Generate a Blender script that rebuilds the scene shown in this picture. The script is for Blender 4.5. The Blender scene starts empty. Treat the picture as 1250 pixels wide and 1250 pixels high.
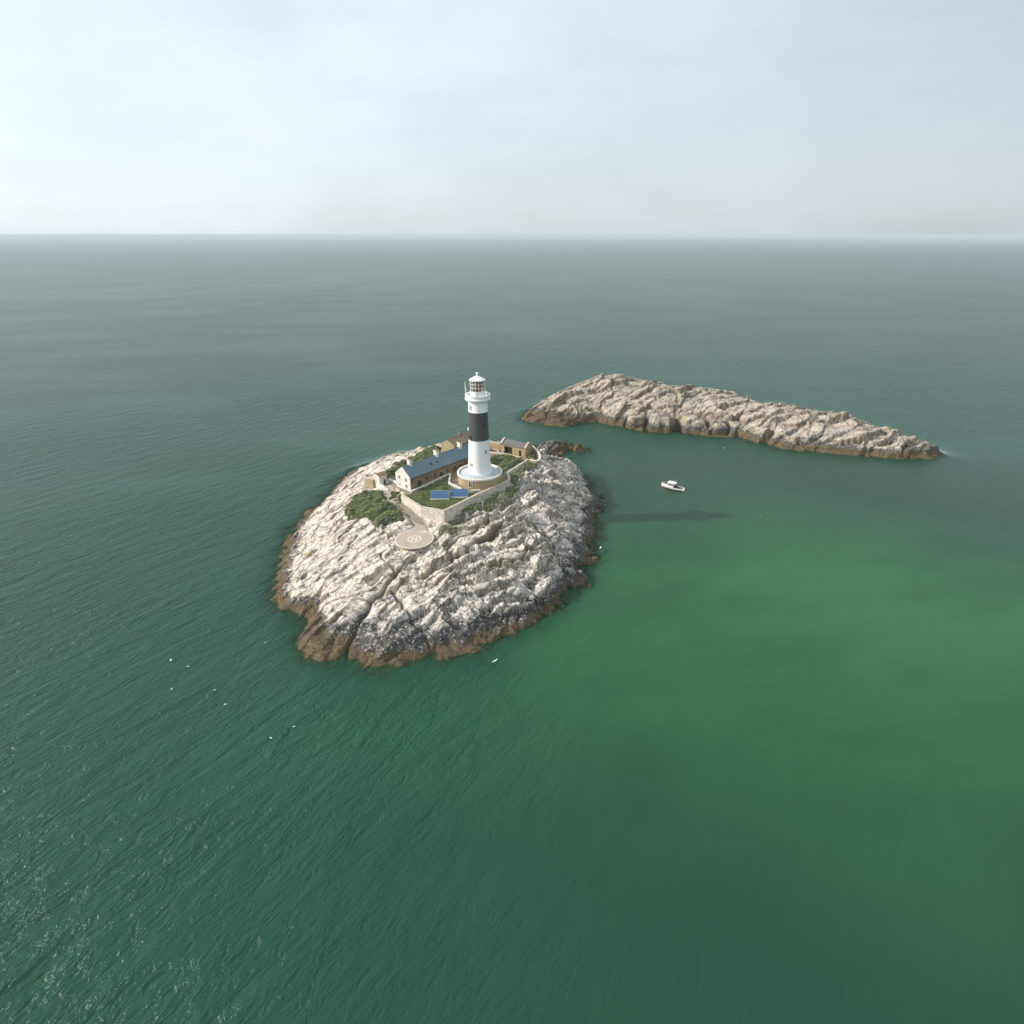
import bpy, bmesh, math, random
import numpy as np
from mathutils import Vector, Matrix

SC = bpy.context.scene
COL = SC.collection
R = math.radians
random.seed(7)

# ---------------------------------------------------------------- camera
CAM_H = 81.0
cam = bpy.data.cameras.new('camera')
cam.sensor_width = 36.0
cam.lens = 36.0 * 690.0 / 1250.0
cam.clip_start = 1.0
cam.clip_end = 120000.0
cam_ob = bpy.data.objects.new('camera', cam)
COL.objects.link(cam_ob)
cam_ob.location = (0, 0, CAM_H)
cam_ob.rotation_euler = (R(90) - math.atan(338.0 / 690.0), 0, 0)
SC.camera = cam_ob

# ---------------------------------------------------------------- light
SUN_DIR = Vector((-0.865, -0.057, 0.50)).normalized()      # towards the sun
SUN_EL = math.asin(SUN_DIR.z)
SUN_AZ = math.atan2(SUN_DIR.x, SUN_DIR.y)
world = bpy.data.worlds.new('World')
SC.world = world
world.use_nodes = True
wn = world.node_tree
bg = wn.nodes['Background']
sky = wn.nodes.new('ShaderNodeTexSky')
sky.sky_type = 'NISHITA'
sky.sun_disc = False
sky.sun_elevation = SUN_EL
sky.sun_rotation = SUN_AZ
sky.altitude = 0
sky.air_density = 1.0
sky.dust_density = 1.5
sky.ozone_density = 1.0
# thin bright overcast drawn out over the blue
tc = wn.nodes.new('ShaderNodeTexCoord')
mp = wn.nodes.new('ShaderNodeMapping'); mp.inputs[3].default_value = (1.0, 1.0, 3.0)
nz_ = wn.nodes.new('ShaderNodeTexNoise'); nz_.inputs['Scale'].default_value = 2.2; nz_.inputs['Detail'].default_value = 6; nz_.inputs['Roughness'].default_value = 0.6
mr = wn.nodes.new('ShaderNodeMapRange'); mr.interpolation_type = 'SMOOTHSTEP'
for i_, v_ in enumerate((0.25, 0.75, 0.72, 1.0)): mr.inputs[i_ + 1].default_value = v_
mxs = wn.nodes.new('ShaderNodeMix'); mxs.data_type = 'RGBA'
wn.links.new(tc.outputs['Generated'], mp.inputs[0]); wn.links.new(mp.outputs[0], nz_.inputs['Vector'])
wn.links.new(nz_.outputs['Fac'], mr.inputs[0]); wn.links.new(mr.outputs[0], mxs.inputs[0])
# the veil is brighter towards the sun than away from it
dt = wn.nodes.new('ShaderNodeVectorMath'); dt.operation = 'DOT_PRODUCT'; dt.inputs[1].default_value = SUN_DIR
mr2 = wn.nodes.new('ShaderNodeMapRange'); 
for i_, v_ in enumerate((-1.0, 1.0, 0.62, 1.34)): mr2.inputs[i_ + 1].default_value = v_
vs_ = wn.nodes.new('ShaderNodeVectorMath'); vs_.operation = 'SCALE'; vs_.inputs[0].default_value = (6.7, 7.35, 7.9)
wn.links.new(tc.outputs['Generated'], dt.inputs[0]); wn.links.new(dt.outputs['Value'], mr2.inputs[0]); wn.links.new(mr2.outputs[0], vs_.inputs['Scale'])
wn.links.new(vs_.outputs[0], mxs.inputs[7])
wn.links.new(sky.outputs[0], mxs.inputs[6]); wn.links.new(mxs.outputs[2], bg.inputs[0])
bg.inputs[1].default_value = 0.10
sun = bpy.data.lights.new('sun', 'SUN')
sun.energy = 3.9
sun.angle = R(1.4)
sun.color = (1.0, 0.93, 0.83)
sun_ob = bpy.data.objects.new('sun', sun)
COL.objects.link(sun_ob)
sun_ob.rotation_euler = SUN_DIR.to_track_quat('Z', 'Y').to_euler()
SC.view_settings.view_transform = 'Standard'
SC.view_settings.look = 'None'
SC.view_settings.exposure = 0.28
SC.view_settings.gamma = 1.0
SC.view_settings.use_curve_mapping = False
SC.cycles.max_bounces = 6
SC.cycles.transparent_max_bounces = 12
SC.cycles.volume_bounces = 1

#TERRAIN-BEGIN
# ---------------------------------------------------------------- numpy noise
_rs = np.random.RandomState(11)
_GR = _rs.uniform(0, 2 * np.pi, (256, 256))
_GX, _GY = np.cos(_GR), np.sin(_GR)
_H1, _H2, _H3, _H4 = (_rs.uniform(0, 1, (256, 256)) for _ in range(4))

def perlin(x, y, s=0):
    x = x + s * 17.31; y = y + s * 9.77
    xi = np.floor(x).astype(int); yi = np.floor(y).astype(int)
    fx = x - xi; fy = y - yi
    u = fx * fx * fx * (fx * (fx * 6 - 15) + 10); v = fy * fy * fy * (fy * (fy * 6 - 15) + 10)
    def g(a, b, dx, dy):
        a = (xi + a) & 255; b = (yi + b) & 255
        return _GX[a, b] * dx + _GY[a, b] * dy
    n0 = g(0, 0, fx, fy) * (1 - u) + g(1, 0, fx - 1, fy) * u
    n1 = g(0, 1, fx, fy - 1) * (1 - u) + g(1, 1, fx - 1, fy - 1) * u
    return (n0 * (1 - v) + n1 * v) * 1.5

def fbm(x, y, s=0, o=4):
    t = 0; a = 1.0
    for i in range(o):
        t = t + a * perlin(x, y, s + i * 3); x = x * 2.03; y = y * 2.03; a *= 0.5
    return t

def worley(x, y, s=0):
    x = x + s * 13.7; y = y + s * 5.3
    xi = np.floor(x).astype(int); yi = np.floor(y).astype(int)
    f1 = np.full(x.shape, 9.0); f2 = np.full(x.shape, 9.0)
    r1 = np.zeros(x.shape); r2 = np.zeros(x.shape); r3 = np.zeros(x.shape)
    px = np.zeros(x.shape); py = np.zeros(x.shape)
    for a in (-1, 0, 1):
        for b in (-1, 0, 1):
            ia = (xi + a) & 255; ib = (yi + b) & 255
            dx = xi + a + _H1[ia, ib] - x; dy = yi + b + _H2[ia, ib] - y
            d = (dx ** 4 + dy ** 4) ** 0.25
            near = d < f1
            f2 = np.where(near, f1, np.minimum(f2, d))
            r1 = np.where(near, _H3[ia, ib], r1); r2 = np.where(near, _H4[ia, ib], r2)
            r3 = np.where(near, _H1[ib, ia], r3)
            px = np.where(near, -dx, px); py = np.where(near, -dy, py)
            f1 = np.minimum(f1, d)
    return f1, f2, r1, r2, r3, px, py

def sstep(a, b, x):
    t = np.clip((x - a) / (b - a), 0, 1)
    return t * t * (3 - 2 * t)

class RBF:
    def __init__(self, pts):
        P = np.array(pts, float)
        self.P = P[:, :2]
        n = len(P)
        D = np.sqrt(((self.P[:, None] - self.P[None]) ** 2).sum(-1))
        A = np.zeros((n + 3, n + 3)); A[:n, :n] = D
        A[:n, n] = 1; A[:n, n + 1:] = self.P / 100; A[n, :n] = 1; A[n + 1:, :n] = self.P.T / 100
        b = np.zeros(n + 3); b[:n] = P[:, 2]
        self.w = np.linalg.solve(A, b)
    def __call__(self, x, y):
        n = len(self.P)
        h = self.w[n] + (self.w[n + 1] * x + self.w[n + 2] * y) / 100
        for i in range(n):
            h = h + self.w[i] * np.sqrt((x - self.P[i, 0]) ** 2 + (y - self.P[i, 1]) ** 2)
        return h

def poly_sd(x, y, poly):
    """signed distance to a polygon, positive inside"""
    P = np.array(poly, float); Q = np.roll(P, -1, 0)
    d2 = np.full(x.shape, 1e12); ins = np.zeros(x.shape, bool)
    for (ax, ay), (bx, by) in zip(P, Q):
        ex, ey = bx - ax, by - ay
        t = np.clip(((x - ax) * ex + (y - ay) * ey) / (ex * ex + ey * ey), 0, 1)
        d2 = np.minimum(d2, (x - ax - t * ex) ** 2 + (y - ay - t * ey) ** 2)
        with np.errstate(divide='ignore', invalid='ignore'):
            c = ((ay > y) != (by > y)) & (x < (bx - ax) * (y - ay) / (by - ay + 1e-12) + ax)
        ins ^= c
    d = np.sqrt(d2)
    return np.where(ins, d, -d)

def line_dist(x, y, pts):
    """distance to a polyline and the fractional index along it"""
    d2 = np.full(x.shape, 1e12); idx = np.zeros(x.shape)
    for i in range(len(pts) - 1):
        ax, ay = pts[i][:2]; bx, by = pts[i + 1][:2]
        ex, ey = bx - ax, by - ay
        t = np.clip(((x - ax) * ex + (y - ay) * ey) / (ex * ex + ey * ey), 0, 1)
        q = (x - ax - t * ex) ** 2 + (y - ay - t * ey) ** 2
        idx = np.where(q < d2, i + t, idx); d2 = np.minimum(d2, q)
    return np.sqrt(d2), idx

# ---------------------------------------------------------------- the island's plan (metres)
SHORE = [(-58.8, 204.3), (-62.8, 191.3), (-63.8, 173.6), (-66.4, 158.9), (-66.2, 146.6), (-63.4, 133.1), (-61.2, 124.2),
         (-58.0, 116.1), (-52.8, 110.6), (-47.9, 107.5), (-46.2, 97.8), (-41.3, 94.4), (-38.5, 95.4), (-34.2, 93.9),
         (-27.7, 92.6), (-16.8, 96.2), (-11.4, 97.3), (-8.1, 98.4), (-4.8, 100.9), (-0.8, 104.4), (4.0, 106.8),
         (9.5, 111.6), (12.9, 118.2), (18.0, 124.9), (19.7, 132.7), (23.2, 146.1), (24.6, 157.2), (28.8, 171.0),
         (28.6, 180.3), (27.1, 191.3), (22.2, 201.0), (16.3, 210.0), (21.6, 214.0), (31.3, 220.5), (30.3, 226.5),
         (22.9, 229.5), (12.4, 229.0), (4.0, 223.0), (-8.9, 222.0), (-19.5, 222.1), (-29.9, 222.0), (-41.5, 221.8),
         (-51.2, 214.2)]
PAD = (-25.5, 129.4, 9.8)
PAD_R = 5.05
PATH = [(-25.0, 132.6, 9.72), (-25.2, 136.6, 10.0), (-28.0, 141.9, 10.6), (-31.0, 146.2, 11.2), (-36.0, 150.4, 11.9), (-36.6, 155.6, 12.7), (-34.6, 160.0, 13.1)]
WALL_A = [(-31.6, 148.0), (-25.0, 139.8), (-18.4, 136.8)]
WALL_B = [(-18.4, 136.8), (-9.1, 147.7), (-0.8, 157.1), (-1.4, 164.0), (5.4, 177.2)]
CURVED = [(5.4, 177.0), (8.7, 175.4), (9.3, 179.0), (8.9, 182.1), (7.5, 187.9), (5.7, 190.5)]
TERRACE = WALL_A + WALL_B[1:] + CURVED[1:] + [(2, 192), (-4.0, 193), (-15, 197.5), (-24, 192), (-24, 183), (-38, 160), (-35.5, 155.5), (-31.5, 150.5)]
_shore_in = []
_ctrl = [(x, y, 0.0) for x, y in SHORE]
_c = np.array(SHORE); _cc = _c.mean(0)
for (x, y) in SHORE:
    v = np.array((x, y)) - _cc; v = v / np.linalg.norm(v)
    _ctrl.append((x + v[0] * 9, y + v[1] * 9, -4.5))
    _ctrl.append((x + v[0] * 30, y + v[1] * 30, -12))
_ctrl += [(-25.5, 129.4, 8.9), (-30, 124, 7.6), (-21, 122.5, 7.2), (-25, 117, 6.4), (-28, 107, 4.6), (-20, 107, 4.6), (-12, 109, 4.9),
          (-40, 106, 3.6), (-45, 118, 5.4), (-40, 126, 7.6), (0, 115, 5.0), (8, 123, 5.2), (4, 132, 8.0), (-8, 129, 8.6), (-5, 141, 10.3),
          (-13, 138, 10.6), (8, 148, 9.6), (15.5, 146, 5.4), (17, 160, 5.8), (7, 163, 11.4), (11, 177, 11.6), (19, 176, 7.5),
          (19, 190, 6.5), (12, 190, 9.5), (2.5, 159, 12.2), (-8, 147.5, 12.0), (-17.5, 134.5, 10.6), (-26, 138.5, 10.9), (-33, 142, 10.9), (-42, 141, 10.2), (-52, 138, 6.5), (-55, 124, 3.6),
          (-57, 158, 5.6), (-49, 160, 9.4), (-44, 156, 11.2), (-39, 153, 11.9), (-40, 168, 12.3), (-50, 180, 7.0), (-51, 196, 4.2), (-40, 181, 11.0),
          (-34, 190, 11.6), (-37, 206, 5.2), (-27, 198, 11.6), (-12, 203, 10.5), (0, 199, 11.0), (4, 204, 7.5), (-20, 211, 6.0), (8, 200, 7.6),
          (14, 213, 2.2), (20, 221, 1.6), (28, 223.5, 1.3)]
_RBF = RBF(_ctrl)
_TER = RBF([(-31, 149, 13.5), (-25, 142, 13.6), (-18.4, 138.5, 13.8), (-9.7, 158, 14.3), (-19, 161, 14.4), (-9.2, 150, 14.1), (-0.8, 158, 14.0), (-2, 165, 13.8), (5, 177, 12.7), (-3.7, 187.6, 12.5), (4, 183, 12.4),
            (8, 184, 12.3), (-20, 184, 13.3), (-33, 153, 13.4), (-14, 194, 12.8), (-30, 175, 13.3)])
STRIKE = np.radians(40.0)
# joints that cut right across the rock: pixel-free plan lines
CRACKS = [([(-24.5, 122.5), (-27.5, 119.0), (-30.0, 113.5), (-32.5, 108.0), (-34.0, 102.5), (-35.5, 97.5), (-36.5, 92)], 0.55, 1.5),
          ([(-33.5, 125), (-31.5, 121), (-28.0, 117.0)], 0.3, 0.7),
          ([(-29.5, 112.5), (-26.0, 109), (-24.5, 105.5), (-21, 101.5), (-18, 97)], 0.4, 0.9),
          ([(-21, 117), (-14, 123), (-8, 129.5), (-2, 136), (4, 139)], 0.6, 1.4),
          ([(5.5, 141), (9.0, 133), (12.5, 126.5), (15, 121)], 0.45, 1.3),
          ([(8.5, 138), (11.5, 131.5), (15, 124.5)], 0.4, 1.1),
          ([(-24, 112), (-15, 116), (-8, 118), (0, 122), (6, 128)], 0.5, 1.2),
          ([(-18, 126), (-11, 132), (-6, 138)], 0.5, 1.2)]

LEDGES = [([(-20.5, 118.0), (-17.5, 121.5), (-12.0, 125.0), (-6.9, 126.0), (-4.1, 128.5)], 1.7), ([(-17.7, 111.0), (-11.2, 114.0), (-4.4, 117.0), (-0.2, 121.5)], 1.3),
          ([(-2.8, 128.5), (0.4, 132.5), (6.2, 142.0)], 1.9), ([(-12.5, 134.3), (-5.7, 137.5), (-1.8, 140.5)], 1.4), ([(-27.4, 101.5), (-19.6, 104.5), (-13.4, 107.0)], 1.0),
          ([(-11.6, 101.5), (-4.1, 104.8), (1.1, 109.0)], 1.2), ([(6.1, 121.0), (10.4, 131.5), (15.0, 139.5)], 1.1), ([(-38, 112), (-31, 118.5), (-29, 121)], 0.7), ([(-50, 128), (-43, 134.5), (-37, 138)], 0.6)]

def ledges(x, y):
    out = np.zeros(x.shape)
    for pts, a in LEDGES:
        qx = x + 0.9 * perlin(x / 3, y / 3, 151) + .4 * perlin(x / 1.2, y / 1.2, 153); qy = y + 0.9 * perlin(x / 3, y / 3, 152) + .4 * perlin(x / 1.2, y / 1.2, 154)
        d, ix = line_dist(qx, qy, pts)
        k = np.clip(ix.astype(int), 0, len(pts) - 2); P = np.array(pts)
        ex, ey = P[k + 1, 0] - P[k, 0], P[k + 1, 1] - P[k, 1]
        side = np.sign(ex * (qy - P[k, 1]) - ey * (qx - P[k, 0]))
        t = sstep(0, 0.5, ix) * sstep(0, 0.5, len(pts) - 1 - ix)
        out = out + a * t * np.where(side > 0, sstep(0, 0.35, d) * np.exp(-d / 3.5), -0.35 * np.exp(-d / 1.0))
    return out

def blocks(u, v, su, sv, s, tilt, off):
    """tilted fracture blocks; returns height and joint distance"""
    f1, f2, r1, r2, r3, px, py = worley(u / su, v / sv, s)
    h = (r1 - 0.5) * off + ((r2 - 0.5) * px * su * 0.5 + (0.75 + 1.1 * (r3 - 0.5)) * py * sv) * tilt
    return h, f2 - f1

def island_base(x, y):
    return _RBF(x, y)

def island(x, y, full=False):
    """height of the island at plan points"""
    x = np.asarray(x, float); y = np.asarray(y, float)
    sd = poly_sd(x + 1.6 * perlin(x / 6, y / 6, 31) + .8 * perlin(x / 2.2, y / 2.2, 32), y + 1.6 * perlin(x / 6, y / 6, 33) + .8 * perlin(x / 2.2, y / 2.2, 34), SHORE)
    sx_ = 1.5 * perlin(x / 7, y / 7, 121) + 1.1 * perlin(x / 2.6, y / 2.6, 122); sy_ = 1.5 * perlin(x / 7, y / 7, 123) + 1.1 * perlin(x / 2.6, y / 2.6, 124)
    h = island_base(x + sx_, y + sy_)
    # the rock stands up from the water in a low broken cliff
    edge = 1.7 * (0.6 + 0.7 * perlin(x / 14, y / 14, 5))
    right = sstep(-38, 0, x - 0.15 * (y - 130))
    h = h + np.maximum(edge, 0.2) * (0.35 + 0.75 * right) * np.exp(-np.maximum(sd - 3.0, 0) / 7.0) * sstep(0.5, 3.5, sd)
    w = 2.6 * perlin(x / 19, y / 19, 1) + 1.2 * perlin(x / 8, y / 8, 4) + 0.4 * perlin(x / 4, y / 4, 2)
    st = STRIKE + 0.0
    u = x * np.cos(st) + y * np.sin(st)
    v = x * np.sin(st) - y * np.cos(st)                 # grows towards the near right
    v2 = v + w
    left = 1 - right
    rough = 0.50 + 0.60 * right
    am = np.clip(0.55 + 0.9 * perlin(x / 11, y / 11, 8), 0.08, 1.4)
    f = v2 / 5.2 + 0.35 * perlin(u / 23, v / 9, 14); f = f - np.floor(f)
    bench = (f - sstep(0.80, 0.99, f)) * 2.3 * am * (0.40 + 0.60 * right)
    f = v2 / 1.9 + 0.5 * perlin(u / 9, v / 4, 15); f = f - np.floor(f)
    am2 = np.clip(0.5 + 1.0 * perlin(x / 5, y / 5, 18), 0.0, 1.5)
    bench2 = (f - sstep(0.75, 0.98, f)) * 0.55 * am2
    f = v2 / 0.8 + 0.5 * perlin(u / 4, v / 2, 16); f = f - np.floor(f)
    bench3 = (f - sstep(0.7, 0.98, f)) * 0.22 * np.clip(0.5 + perlin(x / 3, y / 3, 19), 0, 1.3)
    b1, j1 = blocks(u + 0.4 * w, v2, 8.5, 3.6, 3, 0.30, 1.2)
    b2, j2 = blocks(u + .3 * w, v2, 3.6, 1.5, 5, 0.42, 0.70)
    b3, j3 = blocks(u + .3 * w, v2, 1.7, 0.72, 9, 0.42, 0.30)
    # on part of the rock a second set of joints runs down to the near right
    st2 = st - np.radians(72); w2 = 2.0 * perlin(x / 15, y / 15, 44) + 0.8 * perlin(x / 6, y / 6, 45)
    u2 = x * np.cos(st2) + y * np.sin(st2); q2 = x * np.sin(st2) - y * np.cos(st2) + w2
    c2, k2 = blocks(u2, -q2, 3.0, 1.6, 25, 0.40, 0.85)
    c3, k3 = blocks(u2 + 0.3 * w2, -q2, 1.5, 0.85, 29, 0.42, 0.34)
    m2 = sstep(-0.08, 0.12, perlin(x / 12, y / 12, 46) + 0.45 * perlin(x / 5, y / 5, 47) + 0.55 * (right - 0.62))
    b2 = b2 * (1 - m2) + c2 * m2; b3 = b3 * (1 - m2) + c3 * m2; j2 = j2 * (1 - m2) + k2 * m2; j3 = j3 * (1 - m2) + k3 * m2
    bench2 = bench2 * (1 - 0.85 * m2); bench3 = bench3 * (1 - m2) * 0.7
    crack = np.maximum(1 - sstep(0.0, 0.07, j1), np.maximum(0.75 * (1 - sstep(0.0, 0.12, j2)), 0.5 * (1 - sstep(0.0, 0.2, j3))))
    calm = 0.35 + 0.65 * sstep(-0.25, 0.25, perlin(x / 9, y / 9, 28) + 0.5 * perlin(x / 4, y / 4, 29) + 0.35 * (right - 0.5))
    rough = rough * calm
    det = bench + bench2 * calm + bench3 * calm + rough * (b1 + b2 + b3) - rough * (0.7 * (1 - sstep(0, .08, j1)) + 0.45 * (1 - sstep(0, .13, j2)) + 0.22 * (1 - sstep(0, .22, j3)))
    det = det + 0.5 * fbm(x / 9, y / 9, 21, 4) + 0.05 * fbm(x / 1.1, y / 1.1, 25, 3)
    det = det + ledges(x, y)
    for pts, wd, dp in CRACKS:
        d, _ = line_dist(x + 0.7 * perlin(x / 3, y / 3, 41), y + 0.7 * perlin(x / 3, y / 3, 42), pts)
        k = np.exp(-(d / wd) ** 2)
        det = det - dp * k; crack = np.maximum(crack, k)
    # quieter below the water, none under paths, pad, walls
    amp = 0.62 + 0.38 * sstep(-2.0, 2.0, sd)
    dp_, ix = line_dist(x, y, PATH)
    dpad = np.hypot(x - PAD[0], y - PAD[1])
    ground = np.zeros(x.shape)
    hh = h + det * amp
    # pad: ground just under the deck at the back, falling away in front
    k = 1 - sstep(PAD_R + 0.2, PAD_R + 3.0, dpad)
    hh = hh * (1 - k) + np.minimum(hh, PAD[2] - 0.55) * k
    zs = np.interp(ix.ravel(), np.arange(len(PATH)), [p[2] for p in PATH]).reshape(x.shape) - 0.06
    k = (1 - sstep(1.3, 2.6, dp_)) * sstep(PAD_R - 1.0, PAD_R + 1, dpad)
    hh = hh * (1 - k) + zs * k; ground = np.maximum(ground, k)
    tsd = poly_sd(x, y, TERRACE)
    # strip of beaten ground outside the walls
    k = 0.75 * (1 - sstep(0.2, 3.0, -tsd)) * (tsd < 0.2)
    hh = hh * (1 - k) + (h + 0.35 * det - 0.1) * k
    k = sstep(0.0, 0.35, tsd)
    hh = hh * (1 - k) + (_TER(x, y) + 0.05 * fbm(x / 2, y / 2, 51, 3)) * k; ground = np.maximum(ground, k)
    if not full:
        return hh
    grey = sstep(-0.1, 0.75, right * 0.55 + 0.75 * sstep(6.5, 2.0, h) * sstep(-55, -25, x) + 0.45 * fbm(x / 8, y / 8, 61, 4) - 0.15)  # right-hand greyness: lichen, plus tower shade put into the colour
    zone = 2.0 * np.exp(-((x + 46) ** 2 + (y - 101) ** 2) / 110.0) + 0.5 * sstep(-52, -60, x) + 0.25 * perlin(x / 7, y / 7, 66) + 0.7 * np.exp(-((x - 24) ** 2 + (y - 222) ** 2) / 200.0) * 2.5
    return hh, crack * (1 - ground), grey * (1 - ground), ground, sd, zone

# ---------------------------------------------------------------- the islet beyond
I_NEAR = [(6.0, 269.7), (11.8, 262.3), (25.2, 257.8), (34.1, 261.6), (41.6, 264.9), (46.7, 259.0), (55.7, 255.2), (60.4, 250.3), (75.5, 250.3),
          (78.3, 246.7), (86.5, 243.2), (100.8, 242.0), (108.3, 233.2), (116.2, 226.9), (127.6, 221.8), (139.7, 218.9), (150.0, 216.0), (163, 214), (172, 216)]
I_FAR = [(178, 222), (174, 236), (160, 262), (146, 270), (130, 279), (112, 297), (95, 312), (72, 324), (48, 326), (28, 308), (14, 288), (7, 276)]
ISHORE = I_NEAR + I_FAR
_ic = [(x, y, 0.0) for x, y in ISHORE]
_c2 = np.array(ISHORE); _cc2 = _c2.mean(0)
for i, (x, y) in enumerate(ISHORE):
    a = _c2[(i + 1) % len(_c2)] - _c2[i - 1]; n = np.array((a[1], -a[0])); n = n / np.linalg.norm(n)
    _ic.append((x + n[0] * 10, y + n[1] * 10, -4.5)); _ic.append((x + n[0] * 35, y + n[1] * 35, -12))
# crest: plan point and height
CREST = [(12, 274, 4.0), (18, 280, 6.8), (29, 284, 12.0), (38, 287, 14.2), (47.5, 287, 16.2), (53.5, 286, 17.2), (58.5, 285, 15.2), (66, 284, 14.0), (77, 282, 13.2), (87, 280, 12.9),
         (98, 272, 12.4), (107, 268, 11.6), (116, 262, 10.0), (126, 254, 9.6), (137, 251, 9.8), (147, 248, 8.6), (155, 238, 5.4), (164, 229, 3.6),
         (30, 268, 5.0), (40, 272, 7.0), (50, 268, 6.2), (60, 262, 5.8), (75, 259, 6.0), (88, 254, 6.0), (100, 252, 6.2), (110, 245, 5.6), (120, 236, 5.2), (132, 230, 4.4), (145, 227, 4.0),
         (44, 304, 9), (60, 306, 9.5), (80, 300, 8.5), (100, 292, 7.0), (118, 281, 6), (138, 263, 6)]
_IRBF = RBF(_ic + CREST)
BOULDERS = [(68.8, 253.8, 6.6, 7.2), (83.0, 250.6, 5.9, 6.6), (58.3, 257.0, 4.3, 5.6), (93.5, 247.2, 4.6, 5.2)]

CLEFTS = [([(62.3, 249.6), (63.5, 262.0), (60.5, 272.0)], 0.8, 3.2), ([(75.6, 247.2), (77.1, 257.0), (82.1, 272.0)], 0.7, 3.8), ([(88.6, 243.5), (89.6, 252.8)], 0.6, 2.6),
          ([(99.9, 240.5), (107.2, 257.0)], 0.9, 2.4), ([(109.0, 229.3), (113.2, 238.3), (124, 246)], 1.2, 3.2), ([(140.6, 215.1), (148.8, 224.6), (160, 231)], 0.9, 2.2)]

def islet(x, y, full=False):
    x = np.asarray(x, float); y = np.asarray(y, float)
    sd = poly_sd(x + 1.6 * perlin(x / 6, y / 6, 71), y + 1.4 * perlin(x / 6, y / 6, 73), ISHORE)
    h = _IRBF(x, y)
    h = h + 2.2 * np.exp(-np.maximum(sd - 2.5, 0) / 6.0) * sstep(0.3, 3.0, sd) * sstep(20, 55, x) * np.clip(0.7 + perlin(x / 9, y / 9, 77), 0.1, 1.3)
    w = 2.2 * perlin(x / 14, y / 14, 74) + 1.0 * perlin(x / 5, y / 5, 75)
    st = np.radians(22.0)
    u = x * np.cos(st) + y * np.sin(st); v = x * np.sin(st) - y * np.cos(st); v2 = v + w
    am = np.clip(0.55 + 0.9 * perlin(x / 11, y / 11, 78), 0.1, 1.4)
    f = v2 / 5.5 + 0.35 * perlin(u / 20, v / 9, 79); f = f - np.floor(f)
    det = (f - sstep(0.8, 0.99, f)) * 1.7 * am
    f = v2 / 2.1 + 0.5 * perlin(u / 9, v / 4, 80); f = f - np.floor(f)
    det = det + (f - sstep(0.75, 0.98, f)) * 0.7 * np.clip(0.5 + perlin(x / 5, y / 5, 81), 0, 1.4)
    b1, j1 = blocks(u + .4 * w, v2, 11.0, 5.0, 13, 0.34, 1.6)
    b2, j2 = blocks(u + .3 * w, v2, 4.6, 1.8, 15, 0.40, 0.75)
    b3, j3 = blocks(u + .3 * w, v2, 2.0, 0.95, 17, 0.42, 0.32)
    calm = 0.12 + 0.88 * sstep(-0.1, 0.4, perlin(x / 12, y / 12, 68) + 0.5 * perlin(x / 4, y / 4, 69))
    det = det * (0.6 + 0.5 * calm) + b1 + calm * (b2 + b3) - 0.9 * (1 - sstep(0, .08, j1)) - calm * (0.45 * (1 - sstep(0, .13, j2)) + .2 * (1 - sstep(0, .22, j3)))
    det = det + 0.6 * fbm(x / 9, y / 9, 83, 3) + 1.3 * perlin(x / 22, y / 22, 86) * sstep(4, 14, sd)
    crack = np.maximum(1 - sstep(0, .07, j1), 0.75 * (1 - sstep(0, .12, j2)))
    hh = h + det * (0.35 + 0.65 * sstep(-2, 2, sd))
    for bx, by, br, bh in BOULDERS:                      # rounded bosses split off by deep clefts
        qx = (x - bx) / br + 0.22 * perlin(x / 4.5, y / 4.5, 88 + int(bx)); qy = (y - by) / (br * 0.9) + 0.22 * perlin(x / 4.5, y / 4.5, 90 + int(bx))
        d = (np.abs(qx) ** 2.8 + np.abs(qy) ** 2.8) ** (1 / 2.8)
        dome = bh * (1 - 0.75 * np.clip(d, 0, 1.3) ** 4.5) + 0.35 * b2 + 0.3 * b3 + 0.5 * b1 - 0.25 * (qy < 0) * np.abs(qy)
        k = sstep(1.04, 0.92, d)
        hh = hh * (1 - k) + np.maximum(dome, hh * 0.72) * k
        k = np.exp(-((d - 1.05) / 0.09) ** 2) * sstep(1.1, 0.5, qy)
        hh = hh - 2.6 * k * sstep(-1.5, 1, sd); crack = np.maximum(crack, k)
    for pts, wd, dp in CLEFTS:
        d, ix = line_dist(x + 2.2 * perlin(x / 6, y / 6, 141) + 0.7 * perlin(x / 2, y / 2, 143), y + 2.2 * perlin(x / 6, y / 6, 142), pts)
        k = np.exp(-(d / wd) ** 2) * (1 - 0.8 * np.clip(ix / (len(pts) - 1), 0, 1))
        hh = hh - dp * k * sstep(-1.5, 1, sd); crack = np.maximum(crack, k)
    if not full:
        return hh
    return hh, crack, sstep(0.1, 0.8, 0.35 + 0.5 * fbm(x / 9, y / 9, 91, 4) - 0.2), np.zeros(x.shape), sd, 0.75 + 0.4 * perlin(x / 7, y / 7, 66) + 2.0 * np.exp(-((x - 12) ** 2 + (y - 264) ** 2) / 220.0) + 0.8 * np.exp(-((x - 35) ** 2 + (y - 262) ** 2) / 160.0)
#TERRAIN-END

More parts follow.
